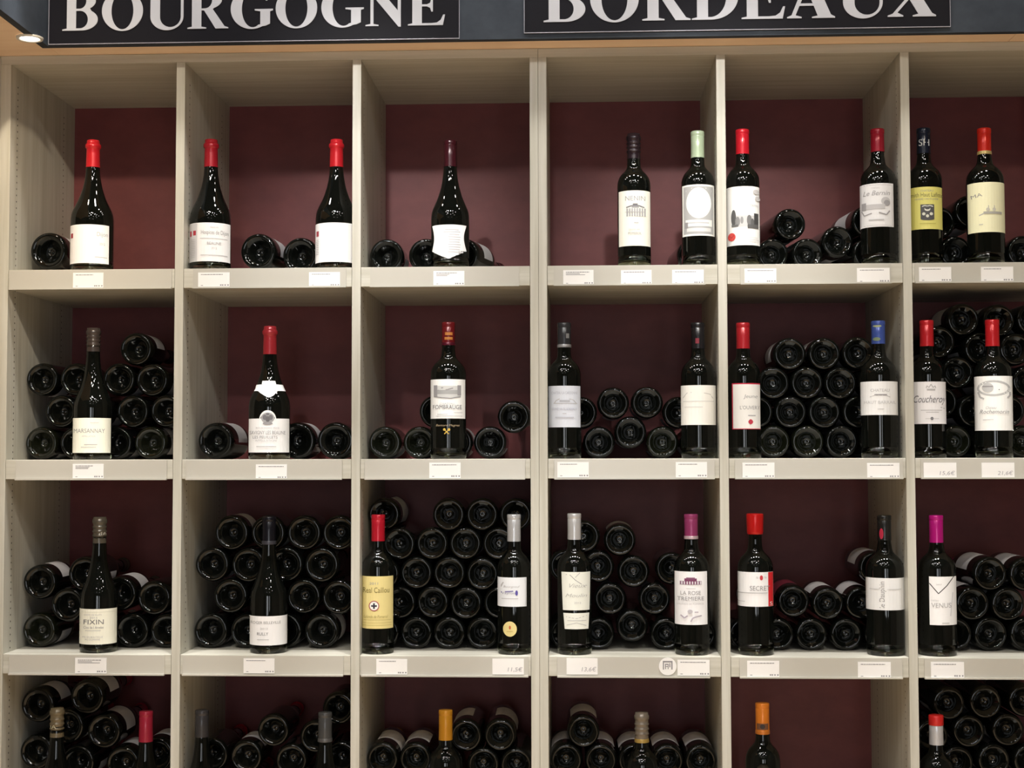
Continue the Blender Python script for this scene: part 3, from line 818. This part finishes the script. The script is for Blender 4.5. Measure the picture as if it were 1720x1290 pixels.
def art_polys(items):
    """art items -> list of (colour, [(x, y)], [faces]) in photograph pixels"""
    out = []
    for it in items:
        if it[0] == 'r':
            _, x0, x1, y0, y1, c = it
            n = max(2, int(abs(x1 - x0) / 1.6) + 2)
            P, Q = [], []
            for i in range(n):
                x = x0 + (x1 - x0) * i / (n - 1)
                P += [(x, y1), (x, y0)]
            for i in range(n - 1):
                Q.append((2 * i, 2 * i + 2, 2 * i + 3, 2 * i + 1))
            out.append((c, P, Q))
        elif it[0] == 'e':
            _, x, y, rx, ry, c = it
            n = 32
            K = max(2, int(rx / 2))
            P, Q = [(x, y)], []
            for k in range(1, K + 1):
                P += [(x + rx * k / K * math.cos(2 * math.pi * i / n), y - ry * k / K * math.sin(2 * math.pi * i / n)) for i in range(n)]
            for i in range(n):
                j = (i + 1) % n
                Q.append((0, 1 + i, 1 + j))
                for k in range(K - 1):
                    Q.append((1 + k * n + i, 1 + k * n + n + i, 1 + k * n + n + j, 1 + k * n + j))
            out.append((c, P, Q))
        elif it[0] == 'o':
            _, x, y, rx, ry, t, c = it
            n = 28
            P, Q = [], []
            for i in range(n):
                a = 2 * math.pi * i / n
                P += [(x + (rx - t) * math.cos(a), y - (ry - t) * math.sin(a)), (x + rx * math.cos(a), y - ry * math.sin(a))]
            for i in range(n):
                j = (i + 1) % n
                Q.append((2 * i, 2 * i + 1, 2 * j + 1, 2 * j))
            out.append((c, P, Q))
        elif it[0] == 'l':
            _, pts, t, c = it
            P, Q = [], []
            for (ax, ay), (bx, by) in zip(pts[:-1], pts[1:]):
                m = max(1, int(math.hypot(bx - ax, by - ay) / 5))
                dx, dy = bx - ax, by - ay
                L = math.hypot(dx, dy) or 1
                nx, ny = -dy / L * t / 2, dx / L * t / 2
                k = len(P)
                for i in range(m + 1):
                    u = i / m
                    P += [(ax + dx * u + nx, ay + dy * u + ny), (ax + dx * u - nx, ay + dy * u - ny)]
                for i in range(m):
                    Q.append((k + 2 * i, k + 2 * i + 2, k + 2 * i + 3, k + 2 * i + 1))
            out.append((c, P, Q))
        elif it[0] == 't':
            it = tuple(it) + (None, 0, 0)[len(it) - 6:] if len(it) < 9 else it
            _, x, y, h, s, c, w, sl, rot = it[:9]
            v, f, tw = TEXT[s]
            sy = h / 0.70
            sx = (w / tw) if w else sy
            ca, sa = math.cos(math.radians(rot)), math.sin(math.radians(rot))
            P = []
            for a, b in v:
                q, p = b * sy, a * sx + sl * b * sy
                P.append((x + p * ca - q * sa, y - (p * sa + q * ca)))
            out.append((c, P, list(f)))
    return out


def asin_(v):
    return math.asin(max(-0.985, min(0.985, v)))


def print_mesh(name, items, cxp, rpx, Yf, zs, radf, off0):
    """wrap flat art round the bottle"""
    V, Fc, mats, fm = [], [], [], []
    for k, (c, P, Q) in enumerate(art_polys(items)):
        m = cmat(c, 0.6, 0, 'print')
        if m not in mats:
            mats.append(m)
        mi = mats.index(m)
        n = len(V)
        off = off0 + min(0.0001 * k, 0.0014)
        for px, py in P:
            th = asin_((px - cxp) / rpx)
            z = at(px, py, Yf).z - zs
            r = radf(z) + off
            V.append((r * math.sin(th), -r * math.cos(th), z))
        for q in Q:
            Fc.append(tuple(i + n for i in q))
            fm.append(mi)
    return mk(name, V, Fc, mats, fm)


def stand_bottle(b):
    zs = SHELF_TOP[b['row']]
    R = b['w'] / 2 * (D0 + 0.045) / F
    yc = 0.012 + R
    X = at(b['cx'], 700 if b['row'] < 3 else 1240, yc).x
    py_mid = [345, 660, 980, 1240][b['row']]
    X = at(b['cx'], py_mid, yc).x
    H = at(b['cx'], b['top'], yc).z - zs
    e = empty('wine_bottle', (X, yc, zs))
    e.rotation_euler = (0, 0, -math.atan2(X, D0 + yc))        # turned as in the photograph: the measured side faces the camera
    tag(e, b['d'], 'wine bottle', 'bottles standing on display')
    st = b['st']
    tab = bottle_table(st, R, H)
    Yf = yc - R * 0.93
    rpx = b['w'] / 2
    link('glass_body', glass_mesh(st, R, H, True, GLASS), e)
    hl = link('glass_heel', heel_mesh(R), e)
    hl['label'] = 'clear greenish glass heel'
    cc = b['cap']
    zc = at(b['cx'], cc[1], yc).z - zs
    metal = 0.3 if (min(cc[0]) > 165 and max(cc[0]) - min(cc[0]) < 15) else 0.15
    rough = 0.24 if cc[2] != 'wax' else 0.16
    m1 = cmat(cc[0], rough, metal, 'foil')
    m2 = cmat(cc[3], 0.35, 0.3, 'foil') if len(cc) > 3 else None
    cap = link('capsule', capsule_mesh(st, R, H, zc, cc[2], m1, m2), e)
    capr = lambda z: interp(tab, z) + 0.0008
    Yn = yc - 0.014
    cappx = 0.0150 * F / (D0 + Yn)
    if 'captop' in b:
        V, Fc = lathe_vf([(0.0158, H - 0.0215), (0.0162, H - 0.021), (0.0162, H - 0.0012), (0.0148, H + 0.0004), (0, H + 0.0006)], 32)
        link('capsule_top', mk('capsule_top', V, Fc, cmat(b['captop'], 0.35, 0.1, 'foil'), smooth=True), cap)
    if 'captext' in b:
        s, x, y, h, c = b['captext']
        link('print', print_mesh('print', [('t', x, y, h, s, c)], b['cx'], cappx, Yn, zs, capr, 0.0003), cap)
    if 'capart' in b:
        link('print', print_mesh('print', b['capart'], b['cx'], cappx, Yn, zs, capr, 0.0003), cap)

    def label(spec, nm, shape=None):
        x0, x1, y0, y1, c = spec
        th0, th1 = asin_((x0 - b['cx']) / rpx), asin_((x1 - b['cx']) / rpx)
        if (x0 - b['cx']) / rpx < -0.985:
            th0 = -1.75
        if (x1 - b['cx']) / rpx > 0.985:
            th1 = 1.75
        xm = max(b['cx'] - rpx * 0.5, min(b['cx'] + rpx * 0.5, (x0 + x1) / 2))
        z1, z0 = at(xm, y0, Yf).z - zs, at(xm, y1, Yf).z - zs
        edge = None
        if shape == 'shield':
            def edge(v):
                w = 0.5 - 0.10 * math.sin(math.pi * (v - 0.25) / 0.75) if v > 0.25 else 0.5 * (v / 0.25) * 0.98 + 0.01
                return 0.5 - w, 0.5 + w
        if shape == 'taper':
            def edge(v):
                k = 0.055 * (1 - v)
                return k, 1 - k
        V, Fc = wrap_patch(tab, th0, th1, z0, z1, 0.0003, edge, nv=16 if shape else 6)
        if 'crest' in b and nm == 'label':
            cx_, cy_c, rx_, ry_ = b['crest']
            n = len(V)
            pts = [(cx_ + rx_ * math.cos(math.pi * i / 12), cy_c + 6 - (ry_ + 6) * math.sin(math.pi * i / 12)) for i in range(13)]
            for px, py in [(cx_, cy_c + 6)] + pts:
                th = asin_((px - b['cx']) / rpx)
                z = at(px, py, Yf).z - zs
                r = interp(tab, z) + 0.0003
                V.append((r * math.sin(th), -r * math.cos(th), z))
            Fc += [(n, n + 1 + i, n + 2 + i) for i in range(12)]
        return link(nm, mk(nm, V, Fc, cmat(c, 0.55), smooth=False), e)
    if 'lab' in b:
        lb = label(b['lab'], 'label', b.get('shape'))
        link('print', print_mesh('print', b['art'], b['cx'], rpx, Yf, zs, lambda z: interp(tab, z), 0.00045), lb)
        if 'lab2' in b:
            l2 = label(b['lab2'], 'label', 'taper')
            link('print', print_mesh('print', b['art2'], b['cx'], rpx, Yf, zs, lambda z: interp(tab, z), 0.00045), l2)
    else:
        V, Fc = wrap_patch(tab, -1.2, 1.2, 0.03, 0.10, 0.0003, None, nv=4)
        link('label', mk('label', V, Fc, cmat((225, 223, 215), 0.55)), e)
    if 'glassart' in b:
        link('print', print_mesh('print', b['glassart'], b['cx'], rpx, Yf, zs, lambda z: interp(tab, z), 0.0004), e)
    if 'seal' in b:
        x, y, rx, ry, c, c2 = b['seal']
        sl = link('medal_sticker', print_mesh('medal_sticker', [('e', x, y, rx, ry, c)], b['cx'], rpx, Yf, zs, lambda z: interp(tab, z), 0.0004), e)
        sl['label'] = 'round gold medal sticker'
        link('print', print_mesh('print', [('e', x, y - 2.5, 1.6, 3.2, c2), ('l', [(x - 5, y + 4), (x + 5, y + 4)], 1, (195, 170, 100))], b['cx'], rpx, Yf, zs, lambda z: interp(tab, z), 0.0006), sl)
    if 'neck' in b:
        rows = [(639, 441, 462), (644.6, 440, 463.5), (645.2, 428, 479), (648, 426, 482), (652, 429.5, 482.5), (656, 427, 482), (656.6, 434, 466), (660, 438, 463), (664, 444, 459.5), (667, 449, 454)]
        V, Fc = [], []
        nu = 16
        for (yy, xa, xb) in rows:
            z = at(b['cx'], yy, Yf).z - zs
            r = interp(tab, z)
            rl = r * F / (D0 + yc - r * 0.6)
            ta, tb = asin_((xa - b['cx']) / rl), asin_((xb - b['cx']) / rl)
            for i in range(nu + 1):
                th = ta + (tb - ta) * i / nu
                V.append(((r + 0.0006) * math.sin(th), -(r + 0.0006) * math.cos(th), z))
        for j in range(len(rows) - 1):
            for i in range(nu):
                Fc.append((j * (nu + 1) + i, j * (nu + 1) + i + 1, (j + 1) * (nu + 1) + i + 1, (j + 1) * (nu + 1) + i))
        link('neck_label', mk('neck_label', V, Fc, cmat((238, 238, 238), 0.55), smooth=False), e)
    return e


for b in STAND:
    stand_bottle(b)

# ------------------------------------------------------------------ lying bottles
# (row, cell): radius, shape, list of (pixel x, pixel y, options). Pixels mark the centre of the bottle's base.
# options: L = white label showing (angle from straight up, + to the right), yaw in degrees (+ neck to the right), y = extra depth
LY = 0.104
PILES = {
    (0, 0): (0.0440, 'burg', [(80.5, 421, {'L': 0.7})]),
    (0, 1): (0.0425, 'burg', [(432.8, 422, {'L': 0.8}), (503.5, 422, {'L': 0.8})]),
    (0, 2): (0.0400, 'burg', [(649, 424, {}), (714.8, 424, {}), (776, 425, {'yaw': 14, 'L': 0.7})]),
    (0, 3): (0.0370, 'bord', [(1165, 424, {'yaw': -4})]),
    (0, 4): (0.0366, 'bord', [(1328, 376, {}), (1299, 424, {}), (1357.4, 424, {}), (1411, 407, {}), (1458, 373, {'L': -0.9}), (1456, 427, {})]),
    (0, 5): (0.0375, 'bord', [(1583, 372, {}), (1625, 356, {}), (1606, 422, {}), (1556, 424, {}), (1662, 424, {}), (1712, 421, {})]),
    (1, 0): (0.0383, 'burg', [(70, 637, {}), (127, 637, {}), (199, 637, {}), (254.7, 638, {}), (228, 586, {'L': 0.5}), (102, 691, {}), (160, 691, {}), (222, 691, {}), (279, 690, {}),
                              (68.6, 741, {'ol': 1}), (126.7, 741, {}), (194, 741, {}), (252, 741, {'ol': 1, 'L': 1.4})]),
    (1, 1): (0.0425, 'burg', [(361, 737, {'L': 0.7, 'yaw': 5}), (498, 737, {'L': 0.8}), (563, 737, {})]),
    (1, 2): (0.0375, 'burg', [(645.8, 741, {'ol': 1}), (704, 741, {'ol': 1}), (731, 691, {}), (766, 741, {'L': 0.8}), (822.6, 741, {}), (862.4, 700, {'L': 0.2, 'y': 0.01})]),
    (1, 3): (0.0367, 'bord', [(976, 693, {}), (1030, 677, {}), (1087, 676, {}), (1140, 693, {}), (1006, 742, {}), (1059, 726, {}), (1113, 742, {'ol': 1}), (950, 742, {}), (1170, 742, {})]),
    (1, 4): (0.0375, 'bord', [(1326.7, 594.4, {'L': -1.0}), (1385, 594.4, {'L': -1.0}), (1442, 593, {}), (1300, 643, {}), (1355, 643, {}), (1412, 643, {}), (1272, 692, {}), (1327.4, 692, {}), (1385, 692, {}),
                              (1443, 691, {}), (1300, 742, {'ol': 1}), (1357, 742, {'ol': 1}), (1414, 742, {}), (1471, 742, {}), (1468, 643, {})]),
    (1, 5): (0.0370, 'bord', [(1617.8, 537, {'L': -0.8}), (1678, 538, {'L': -0.4}), (1735, 536, {}), (1578, 574, {}), (1646, 586, {}), (1706, 586, {}), (1607, 625, {}), (1672, 637, {}), (1727, 640, {}), (1581, 673, {}),
                              (1636, 690, {}), (1696, 692, {}), (1604, 742, {'ol': 1}), (1661, 742, {}), (1718, 742, {'ol': 1}), (1556, 628, {}), (1553, 725, {})]),
    (2, 0): (0.0400, 'burg', [(66, 978, {'L': 0.4}), (65, 1055, {'ol': 1}), (113, 1016, {}), (142, 964, {}), (204, 998, {'L': 0.35}), (255, 1006, {}), (223.6, 1057, {}), (283, 1057, {}), (160, 1057, {})]),
    (2, 1): (0.0402, 'burg', [(354, 1056, {}), (415, 1056, {}), (478, 1056, {}), (539.5, 1056, {'L': 1.3}), (387, 1001, {}), (448.6, 1001, {}), (509.8, 1002, {}), (568.7, 1003, {}), (356, 948, {}), (417, 949, {}),
                              (479.8, 948, {}), (540, 949, {}), (388.5, 895, {'L': 0.55}), (449.8, 895, {}), (510.5, 895, {}), (569.5, 895, {})]),
    (2, 2): (0.0376, 'bord', [(698.7, 1061, {}), (755, 1060.5, {}), (810.5, 1060.5, {}), (672, 1010.6, {}), (726.9, 1011, {}), (783, 1012, {}), (838, 1011, {}), (697, 962, {}), (754.5, 962, {}), (810, 962, {}),
                              (669, 913, {}), (725.6, 914, {}), (781, 913, {}), (837, 914, {}), (642.4, 866, {'L': 1.2, 'y': 0.01}), (753.7, 865, {}), (809, 865, {}), (865, 866, {}), (642, 1061, {}), (866, 1061, {}), (640, 962, {}), (866, 962, {})]),
    (2, 3): (0.0367, 'bord', [(980.5, 901, {}), (1041, 907, {'L': 0.0}), (936, 950.5, {}), (1004.5, 951.7, {}), (1064, 960, {}), (1128, 955, {}), (1024.5, 1005.8, {}), (1099.4, 1005.8, {}), (1002, 1061, {}),
                              (1061.7, 1051, {}), (1119, 1062, {}), (943, 1062, {}), (1182, 1061, {})]),
    (2, 4): (0.0368, 'bord', [(1333, 1010, {'L': -0.5, 'lc': (120, 35, 55)}), (1392, 1014, {'L': -0.1}), (1446, 1013, {'L': -0.2}), (1306, 1061, {}), (1363.5, 1062, {}), (1422, 1062, {}), (1479, 1063, {}), (1252, 1061, {}),
                              (1276, 1009, {'L': -0.9}), (1470, 954, {'L': -0.5, 'y': 0.03})]),
    (2, 5): (0.0385, 'bord', [(1664, 967, {'L': -0.5}), (1722, 967, {'L': -0.4}), (1635, 1017, {'L': -0.3}), (1694, 1018, {'L': -0.2}), (1606, 1066, {}), (1664, 1066, {}), (1723, 1066, {}), (1576, 1016, {})]),
    (3, 0): (0.0400, 'burg', [(62.8, 1185, {'L': 0.45}), (146, 1171, {'L': 0.5}), (174, 1228.6, {'L': 0.75}), (112, 1220, {}), (60, 1263.5, {}), (130, 1282, {}), (206, 1283, {'L': 0.4}), (262, 1268, {'L': 0.2})]),
    (3, 1): (0.0372, 'burg', [(568, 1190, {}), (458.7, 1227, {}), (356, 1268, {}), (413, 1271, {'L': 0.2}), (535, 1242, {}), (490, 1281, {}), (570, 1290, {})]),
    (3, 2): (0.0370, 'bord', [(636, 1285, {'L': 0.45, 'lc': (215, 210, 205)}), (694, 1285, {'L': -0.15, 'lc': (215, 210, 205)}), (783, 1236.5, {'L': -0.6}), (841, 1237, {'L': 0.6}), (811, 1288, {}), (868, 1288.6, {})]),
    (3, 3): (0.0370, 'bord', [(980, 1236.5, {'L': 0.05}), (950, 1285, {'L': -0.2}), (1008, 1286, {'L': 0.1}), (1065, 1286, {'L': -0.15}), (1123, 1286, {'L': 0.0}), (1181, 1287, {'L': 0.0})]),
    (3, 5): (0.0370, 'bord', [(1595, 1183, {}), (1654, 1183, {}), (1720, 1180, {}), (1625.8, 1233.8, {}), (1694, 1226, {}), (1671, 1275, {}), (1612, 1287, {}), (1730, 1278, {}), (1566, 1236, {})]),
}
CELLD = {
    (0, 0): 'beside the lone scarlet-capsuled bottle', (0, 1): 'between the two red-capsuled sloping bottles', (0, 2): 'behind the shield-labelled bottle',
    (0, 3): 'behind the pale-green-capsuled bottle', (0, 4): 'beside the tree-avenue-labelled bottle', (0, 5): 'behind the yellow-green-labelled bottle',
    (1, 0): 'behind the bottle with grey-brown capsule', (1, 1): 'beside the bottle with white neck band', (1, 2): 'behind the bottle with gold marks',
    (1, 3): 'between the two black-capsuled bottles', (1, 4): 'beside the blue-capsuled bottle', (1, 5): 'behind the crown-labelled bottle',
    (2, 0): 'behind the olive-capsuled cream-labelled bottle', (2, 1): 'behind the low-labelled black-capsuled bottle', (2, 2): 'behind the yellow-labelled red-capsuled bottle',
    (2, 3): 'behind the mauve-capsuled bottle', (2, 4): 'behind the red wax bottle', (2, 5): 'behind the magenta-capsuled bottle',
    (3, 0): 'behind the khaki-capsuled bottle', (3, 1): 'behind the grey-capsuled bottles', (3, 2): 'behind the gold-capsuled bottle',
    (3, 3): 'behind the tan-capsuled bottle', (3, 5): 'behind the red-topped silver-capsuled bottle'}
CAPC = {(0, 0): (205, 40, 50), (0, 1): (190, 38, 50), (0, 2): (62, 18, 28), (0, 3): (186, 204, 174), (0, 4): (160, 28, 45), (0, 5): (26, 32, 48), (1, 0): (66, 58, 55), (1, 1): (160, 42, 50), (1, 2): (108, 24, 30),
        (1, 3): (40, 40, 44), (1, 4): (66, 88, 165), (1, 5): (198, 38, 46), (2, 0): (88, 82, 72), (2, 1): (22, 22, 30), (2, 2): (200, 28, 50), (2, 3): (170, 170, 172), (2, 4): (206, 30, 30), (2, 5): (198, 26, 138),
        (3, 0): (160, 36, 58), (3, 1): (170, 30, 50), (3, 2): (190, 130, 32), (3, 3): (122, 112, 100), (3, 5): (182, 182, 186)}
ORD = ['bottom', 'second', 'third', 'fourth', 'fifth', 'sixth', 'seventh']
LH = 0.300


def relax(pts, r, xl, xr, zs, hid, rounds=400):
    """pts: [x, z] lists; push overlapping circles apart, keep them inside the compartment"""
    d = 2 * r + 0.0012
    for it in range(rounds):
        for i in range(len(pts)):
            for j in range(i):
                dx, dz = pts[i][0] - pts[j][0], pts[i][1] - pts[j][1]
                L = math.hypot(dx, dz) or 1e-6
                if L < d:
                    k = (d - L) / L
                    wi = 0.5 if hid[i] == hid[j] else (0.93 if hid[i] else 0.07)     # bottles out of view give way
                    pts[i][0] += dx * k * wi
                    pts[i][1] += dz * k * wi
                    pts[j][0] -= dx * k * (1 - wi)
                    pts[j][1] -= dz * k * (1 - wi)
        for p in pts:
            p[0] = min(max(p[0], xl + r + 0.0008), xr - r - 0.0008)
            p[1] = max(p[1], zs + r + 0.0003)
    return pts


def lying_label_mesh(style, R, c):
    key = ('lab', style, R, c)
    if key not in CACHE:
        tab = bottle_table(style, R, LH)
        a, b_ = (0.045, 0.110) if style == 'burg' else (0.055, 0.150)
        V, Fc = wrap_patch(tab, -0.95, 0.95, a, b_, 0.0003, None, nu=14, nv=2)
        CACHE[key] = mk('label', V, Fc, cmat(c, 0.6))
    return CACHE[key]


N_LY = 0
for (row, cell), (R, st, lst) in PILES.items():
    zs = SHELF_TOP[row]
    xl, xr = CELLS[cell]
    pts, opts = [], []
    for px, py, o in lst:
        p = at(px, py, LY + o.get('y', 0))
        x, z = p.x, p.z
        if z - zs - R < 0.010:
            z = zs + R + 0.0003
        pts.append([x, z])
        opts.append(o)
    if row == 3:                     # lower layers that carry the ones in view
        zmin = min(p[1] for p in pts)
        k = 1
        while zmin - k * 1.8 * R > zs + 0.75 * R:
            n = int((xr - xl) / (2 * R + 0.001))
            gap = (xr - xl - n * 2 * R) / n
            sh = 0.0 if k % 2 else min(R, gap * n)
            for i in range(n):
                pts.append([xl + R + gap * 0.5 * (k % 2) + sh * 0.98 + i * (2 * R + 0.0008), max(zs + R, zmin - k * 1.8 * R)])
                opts.append({'hid': 1})
            k += 1
    relax(pts, R, xl, xr, zs, [bool(o.get('hid')) for o in opts])
    cell_yaw = math.radians({(0, 4): 6.0, (0, 1): -4.0}.get((row, cell), random.uniform(-0.7, 0.7)))
    cm = capsule_mesh(st, R, LH, LH - 0.052, 'lip' if st == 'burg' else 'plain', cmat(CAPC[(row, cell)], 0.35, 0.15, 'foil'))
    for (x, z), o in zip(pts, opts):
        y = LY + o.get('y', 0)
        e = empty('wine_bottle', (x, y, z))
        yaw = -math.radians(o.get('yaw', 0))
        if 'yaw' not in o:
            yaw = cell_yaw
        e.rotation_mode = 'QUATERNION'
        e.rotation_quaternion = (Matrix.Rotation(yaw, 3, 'Z') @ Matrix.Rotation(-math.pi / 2, 3, 'X')).to_quaternion()
        lay = int(round((z - zs - R) / (1.74 * R)))
        where = CELLD[(row, cell)]
        if len(lst) == 1:
            lab = 'single dark wine bottle lying base outward ' + where
        else:
            feat = ''
            if 'L' in o:
                feat = 'dark pink label showing, ' if 'lc' in o and o['lc'][1] < 100 else 'white label showing, '
            elif min(x - xl, xr - x) < R + 0.012:
                feat = 'against side panel, '
            elif o.get('ol'):
                feat = 'olive-tinted base, '
            lab = 'dark lying wine bottle, %s%s layer %s' % (feat, ORD[min(lay, 6)], where)
        tag(e, lab, 'wine bottle', 'lying bottles, %s layer %s' % (ORD[min(lay, 6)], where))
        link('glass_body', glass_mesh(st, R, LH, False, GLASSO if o.get('ol') else GLASS), e)
        link('capsule', cm, e)
        lo_ = link('label', lying_label_mesh(st, R, o.get('lc', (206, 203, 206))), e)
        lo_.rotation_euler = (0, 0, o['L'] if 'L' in o else math.pi + random.uniform(-0.7, 0.7))
        N_LY += 1

# ------------------------------------------------------------------ price tags on the shelf edges
SHORT = ['scarlet-capsuled lone bottle', 'dark-red-capsuled bottle with legible label', 'red-capsuled bottle beside the post', 'shield-labelled bottle', 'bottle with pillared-house label',
         'pale-green-capsuled bottle', 'tree-avenue-labelled bottle', 'crimson-capsuled house-labelled bottle', 'navy-capsuled yellow-labelled bottle', 'ship-labelled bottle', 'grey-brown-capsuled bottle',
         'bottle with white neck band', 'bottle with gold marks', 'bluish-labelled charcoal-capsuled bottle', 'thin black-capsuled bottle', 'bottle with crimson-edged label', 'blue-capsuled bottle',
         'crown-labelled bottle', 'wreath-labelled bottle', 'olive-capsuled bottle', 'black-capsuled low-labelled bottle', 'yellow-labelled red-capsuled bottle', 'medal-stickered bottle',
         'silver-capsuled split-labelled bottle', 'mauve-capsuled bottle', 'red wax bottle', 'bottle with upward-running lettering', 'magenta-capsuled bottle']
TAGS = [  # x0, x1, y0, y1, bottle index (None: no bottle above), handwritten
    (122.5, 173.5, 458, 483.5, 0, 0), (332.7, 385.6, 457.5, 482, 1, 0), (519, 571, 457, 481.5, 2, 0), (728, 780, 455, 479.5, 3, 0), (946, 997, 453.5, 478.5, None, 0), (1043, 1094.5, 453.5, 478.5, 4, 0),
    (1129, 1182, 453, 478, 5, 0), (1250.6, 1304, 451, 475.5, 6, 0), (1439.4, 1494.5, 450, 475, 7, 0), (1543.7, 1598, 448.5, 473.5, 8, 0), (1647.8, 1702, 448, 473, 9, 0),
    (122, 174, 779, 803.5, 10, 0), (429.5, 482, 780, 805, 11, 0), (721, 773.7, 777, 803, 12, 0), (936, 989, 776, 802, 13, 0), (1135, 1187.7, 776, 802, 14, 0), (1247, 1301, 777, 803, 15, 0), (1456.5, 1511, 777.5, 803.5, 16, 0),
    (1551.5, 1606.6, 777, 804, 17, '15,6\u20ac'), (1648.8, 1704, 777, 804, 18, '21,6\u20ac'),
    (126, 179, 1105, 1131, 19, 0), (409, 461, 1106, 1131, 20, 0), (632, 684, 1107, 1133, 21, 0), (827, 880, 1106.5, 1133, 22, '11,5\u20ac'), (951.6, 1003.8, 1105.5, 1133, 23, '13,6\u20ac'), (1138, 1192, 1108.5, 1135, 24, 0),
    (1255, 1309, 1110, 1137, 25, 0), (1441, 1496.4, 1112, 1139, 26, 0), (1563.7, 1619.5, 1112, 1138.5, 27, 0)]
for x0, x1, y0, y1, bi, hand in TAGS:
    yp = -0.0042
    a, b = at(x0, (y0 + y1) / 2, yp), at(x1, (y0 + y1) / 2, yp)
    z1, z0 = at((x0 + x1) / 2, y0, yp).z, at((x0 + x1) / 2, y1, yp).z
    ri = 0 if y0 < 600 else (1 if y0 < 900 else 2)
    z0 = max(z0, SHELF_TOP[ri] - TH - 0.0002)
    w, h = (b.x - a.x) / 2, z1 - z0
    e = empty('price_tag', ((a.x + b.x) / 2, yp, z0))
    kind = 'handwritten white price card' if hand else 'printed white price tag'
    tag(e, ('%s on the shelf edge under the %s' % (kind, SHORT[bi])) if bi is not None else 'printed white price tag on the shelf edge with no bottle standing above it', 'price tag', 'price tags on the shelf edges')
    boxes('card', [(-w, w, 0, 0.0008, 0, h)], PAPER, e)
    V, Fc = [], []

    def rect(u0, u1, v0, v1):
        n = len(V)
        V.extend([(-w + 2 * w * u0, -0.0002, h * v0), (-w + 2 * w * u1, -0.0002, h * v0), (-w + 2 * w * u1, -0.0002, h * v1), (-w + 2 * w * u0, -0.0002, h * v1)])
        Fc.append((n, n + 1, n + 2, n + 3))
    if hand:
        v2, f2, tw = TEXT[hand]
        V.extend([(w * (0.42 + p[0] / tw * 0.9) + 0.06 * h * p[1], -0.0002, h * (0.2 + p[1] * 0.36)) for p in v2])
        Fc.extend(f2)
    else:
        u = 0.09
        lim = random.uniform(0.62, 0.92)
        while u < lim:
            q = random.uniform(0.03, 0.10)
            rect(u, min(u + q, lim), 0.83, 0.88)
            u += q + 0.012
        if bi in (10, 3, 19, None):
            for vv in (0.74, 0.66):
                rect(0.09, random.uniform(0.45, 0.8), vv, vv + 0.035)
        for q in (0.70, 0.76, 0.84, 0.93):
            rect(q, q + 0.045, 0.08, 0.17)
        rect(0.09, 0.16, 0.09, 0.13)
    link('print', mk('print', V, Fc, cmat((165, 162, 168), 0.6, 0, 'print') if hand else INK), e)['kind'] = 'stuff'

# round sticker beside the tag under the mauve-capsuled bottle
p = at(1121.5, 1119.4, -0.0042)
rs = 14.6 * (D0) / F
e = empty('round_sticker', (p.x, p.y, p.z))
tag(e, 'round white sticker with a grey emblem on the shelf edge by the mauve-capsuled bottle', 'sticker')
V = [(0, 0, 0)] + [(rs * math.cos(2 * math.pi * i / 36), 0, rs * math.sin(2 * math.pi * i / 36)) for i in range(36)]
V += [(v[0], 0.0008, v[2]) for v in V]
Fc = [(0, 1 + i, 1 + (i + 1) % 36) for i in range(36)] + [(1 + i, 38 + i, 38 + (i + 1) % 36, 1 + (i + 1) % 36) for i in range(36)]
link('disc', mk('disc', V, Fc, PAPER), e)
V, Fc = [], []
for (u0, u1, v0, v1) in ((-0.55, -0.42, -0.35, 0.62), (-0.42, 0.55, 0.45, 0.62), (0.40, 0.55, -0.35, 0.45), (-0.30, -0.20, -0.30, 0.30), (-0.20, 0.0, 0.18, 0.30), (0.0, 0.10, -0.30, 0.30), (-0.20, 0.0, -0.05, 0.03), (0.18, 0.30, -0.1, 0.36)):
    n = len(V)
    V += [(u0 * rs, -0.0002, v0 * rs), (u1 * rs, -0.0002, v0 * rs), (u1 * rs, -0.0002, v1 * rs), (u0 * rs, -0.0002, v1 * rs)]
    Fc.append((n, n + 1, n + 2, n + 3))
link('print', mk('print', V, Fc, INK), e)
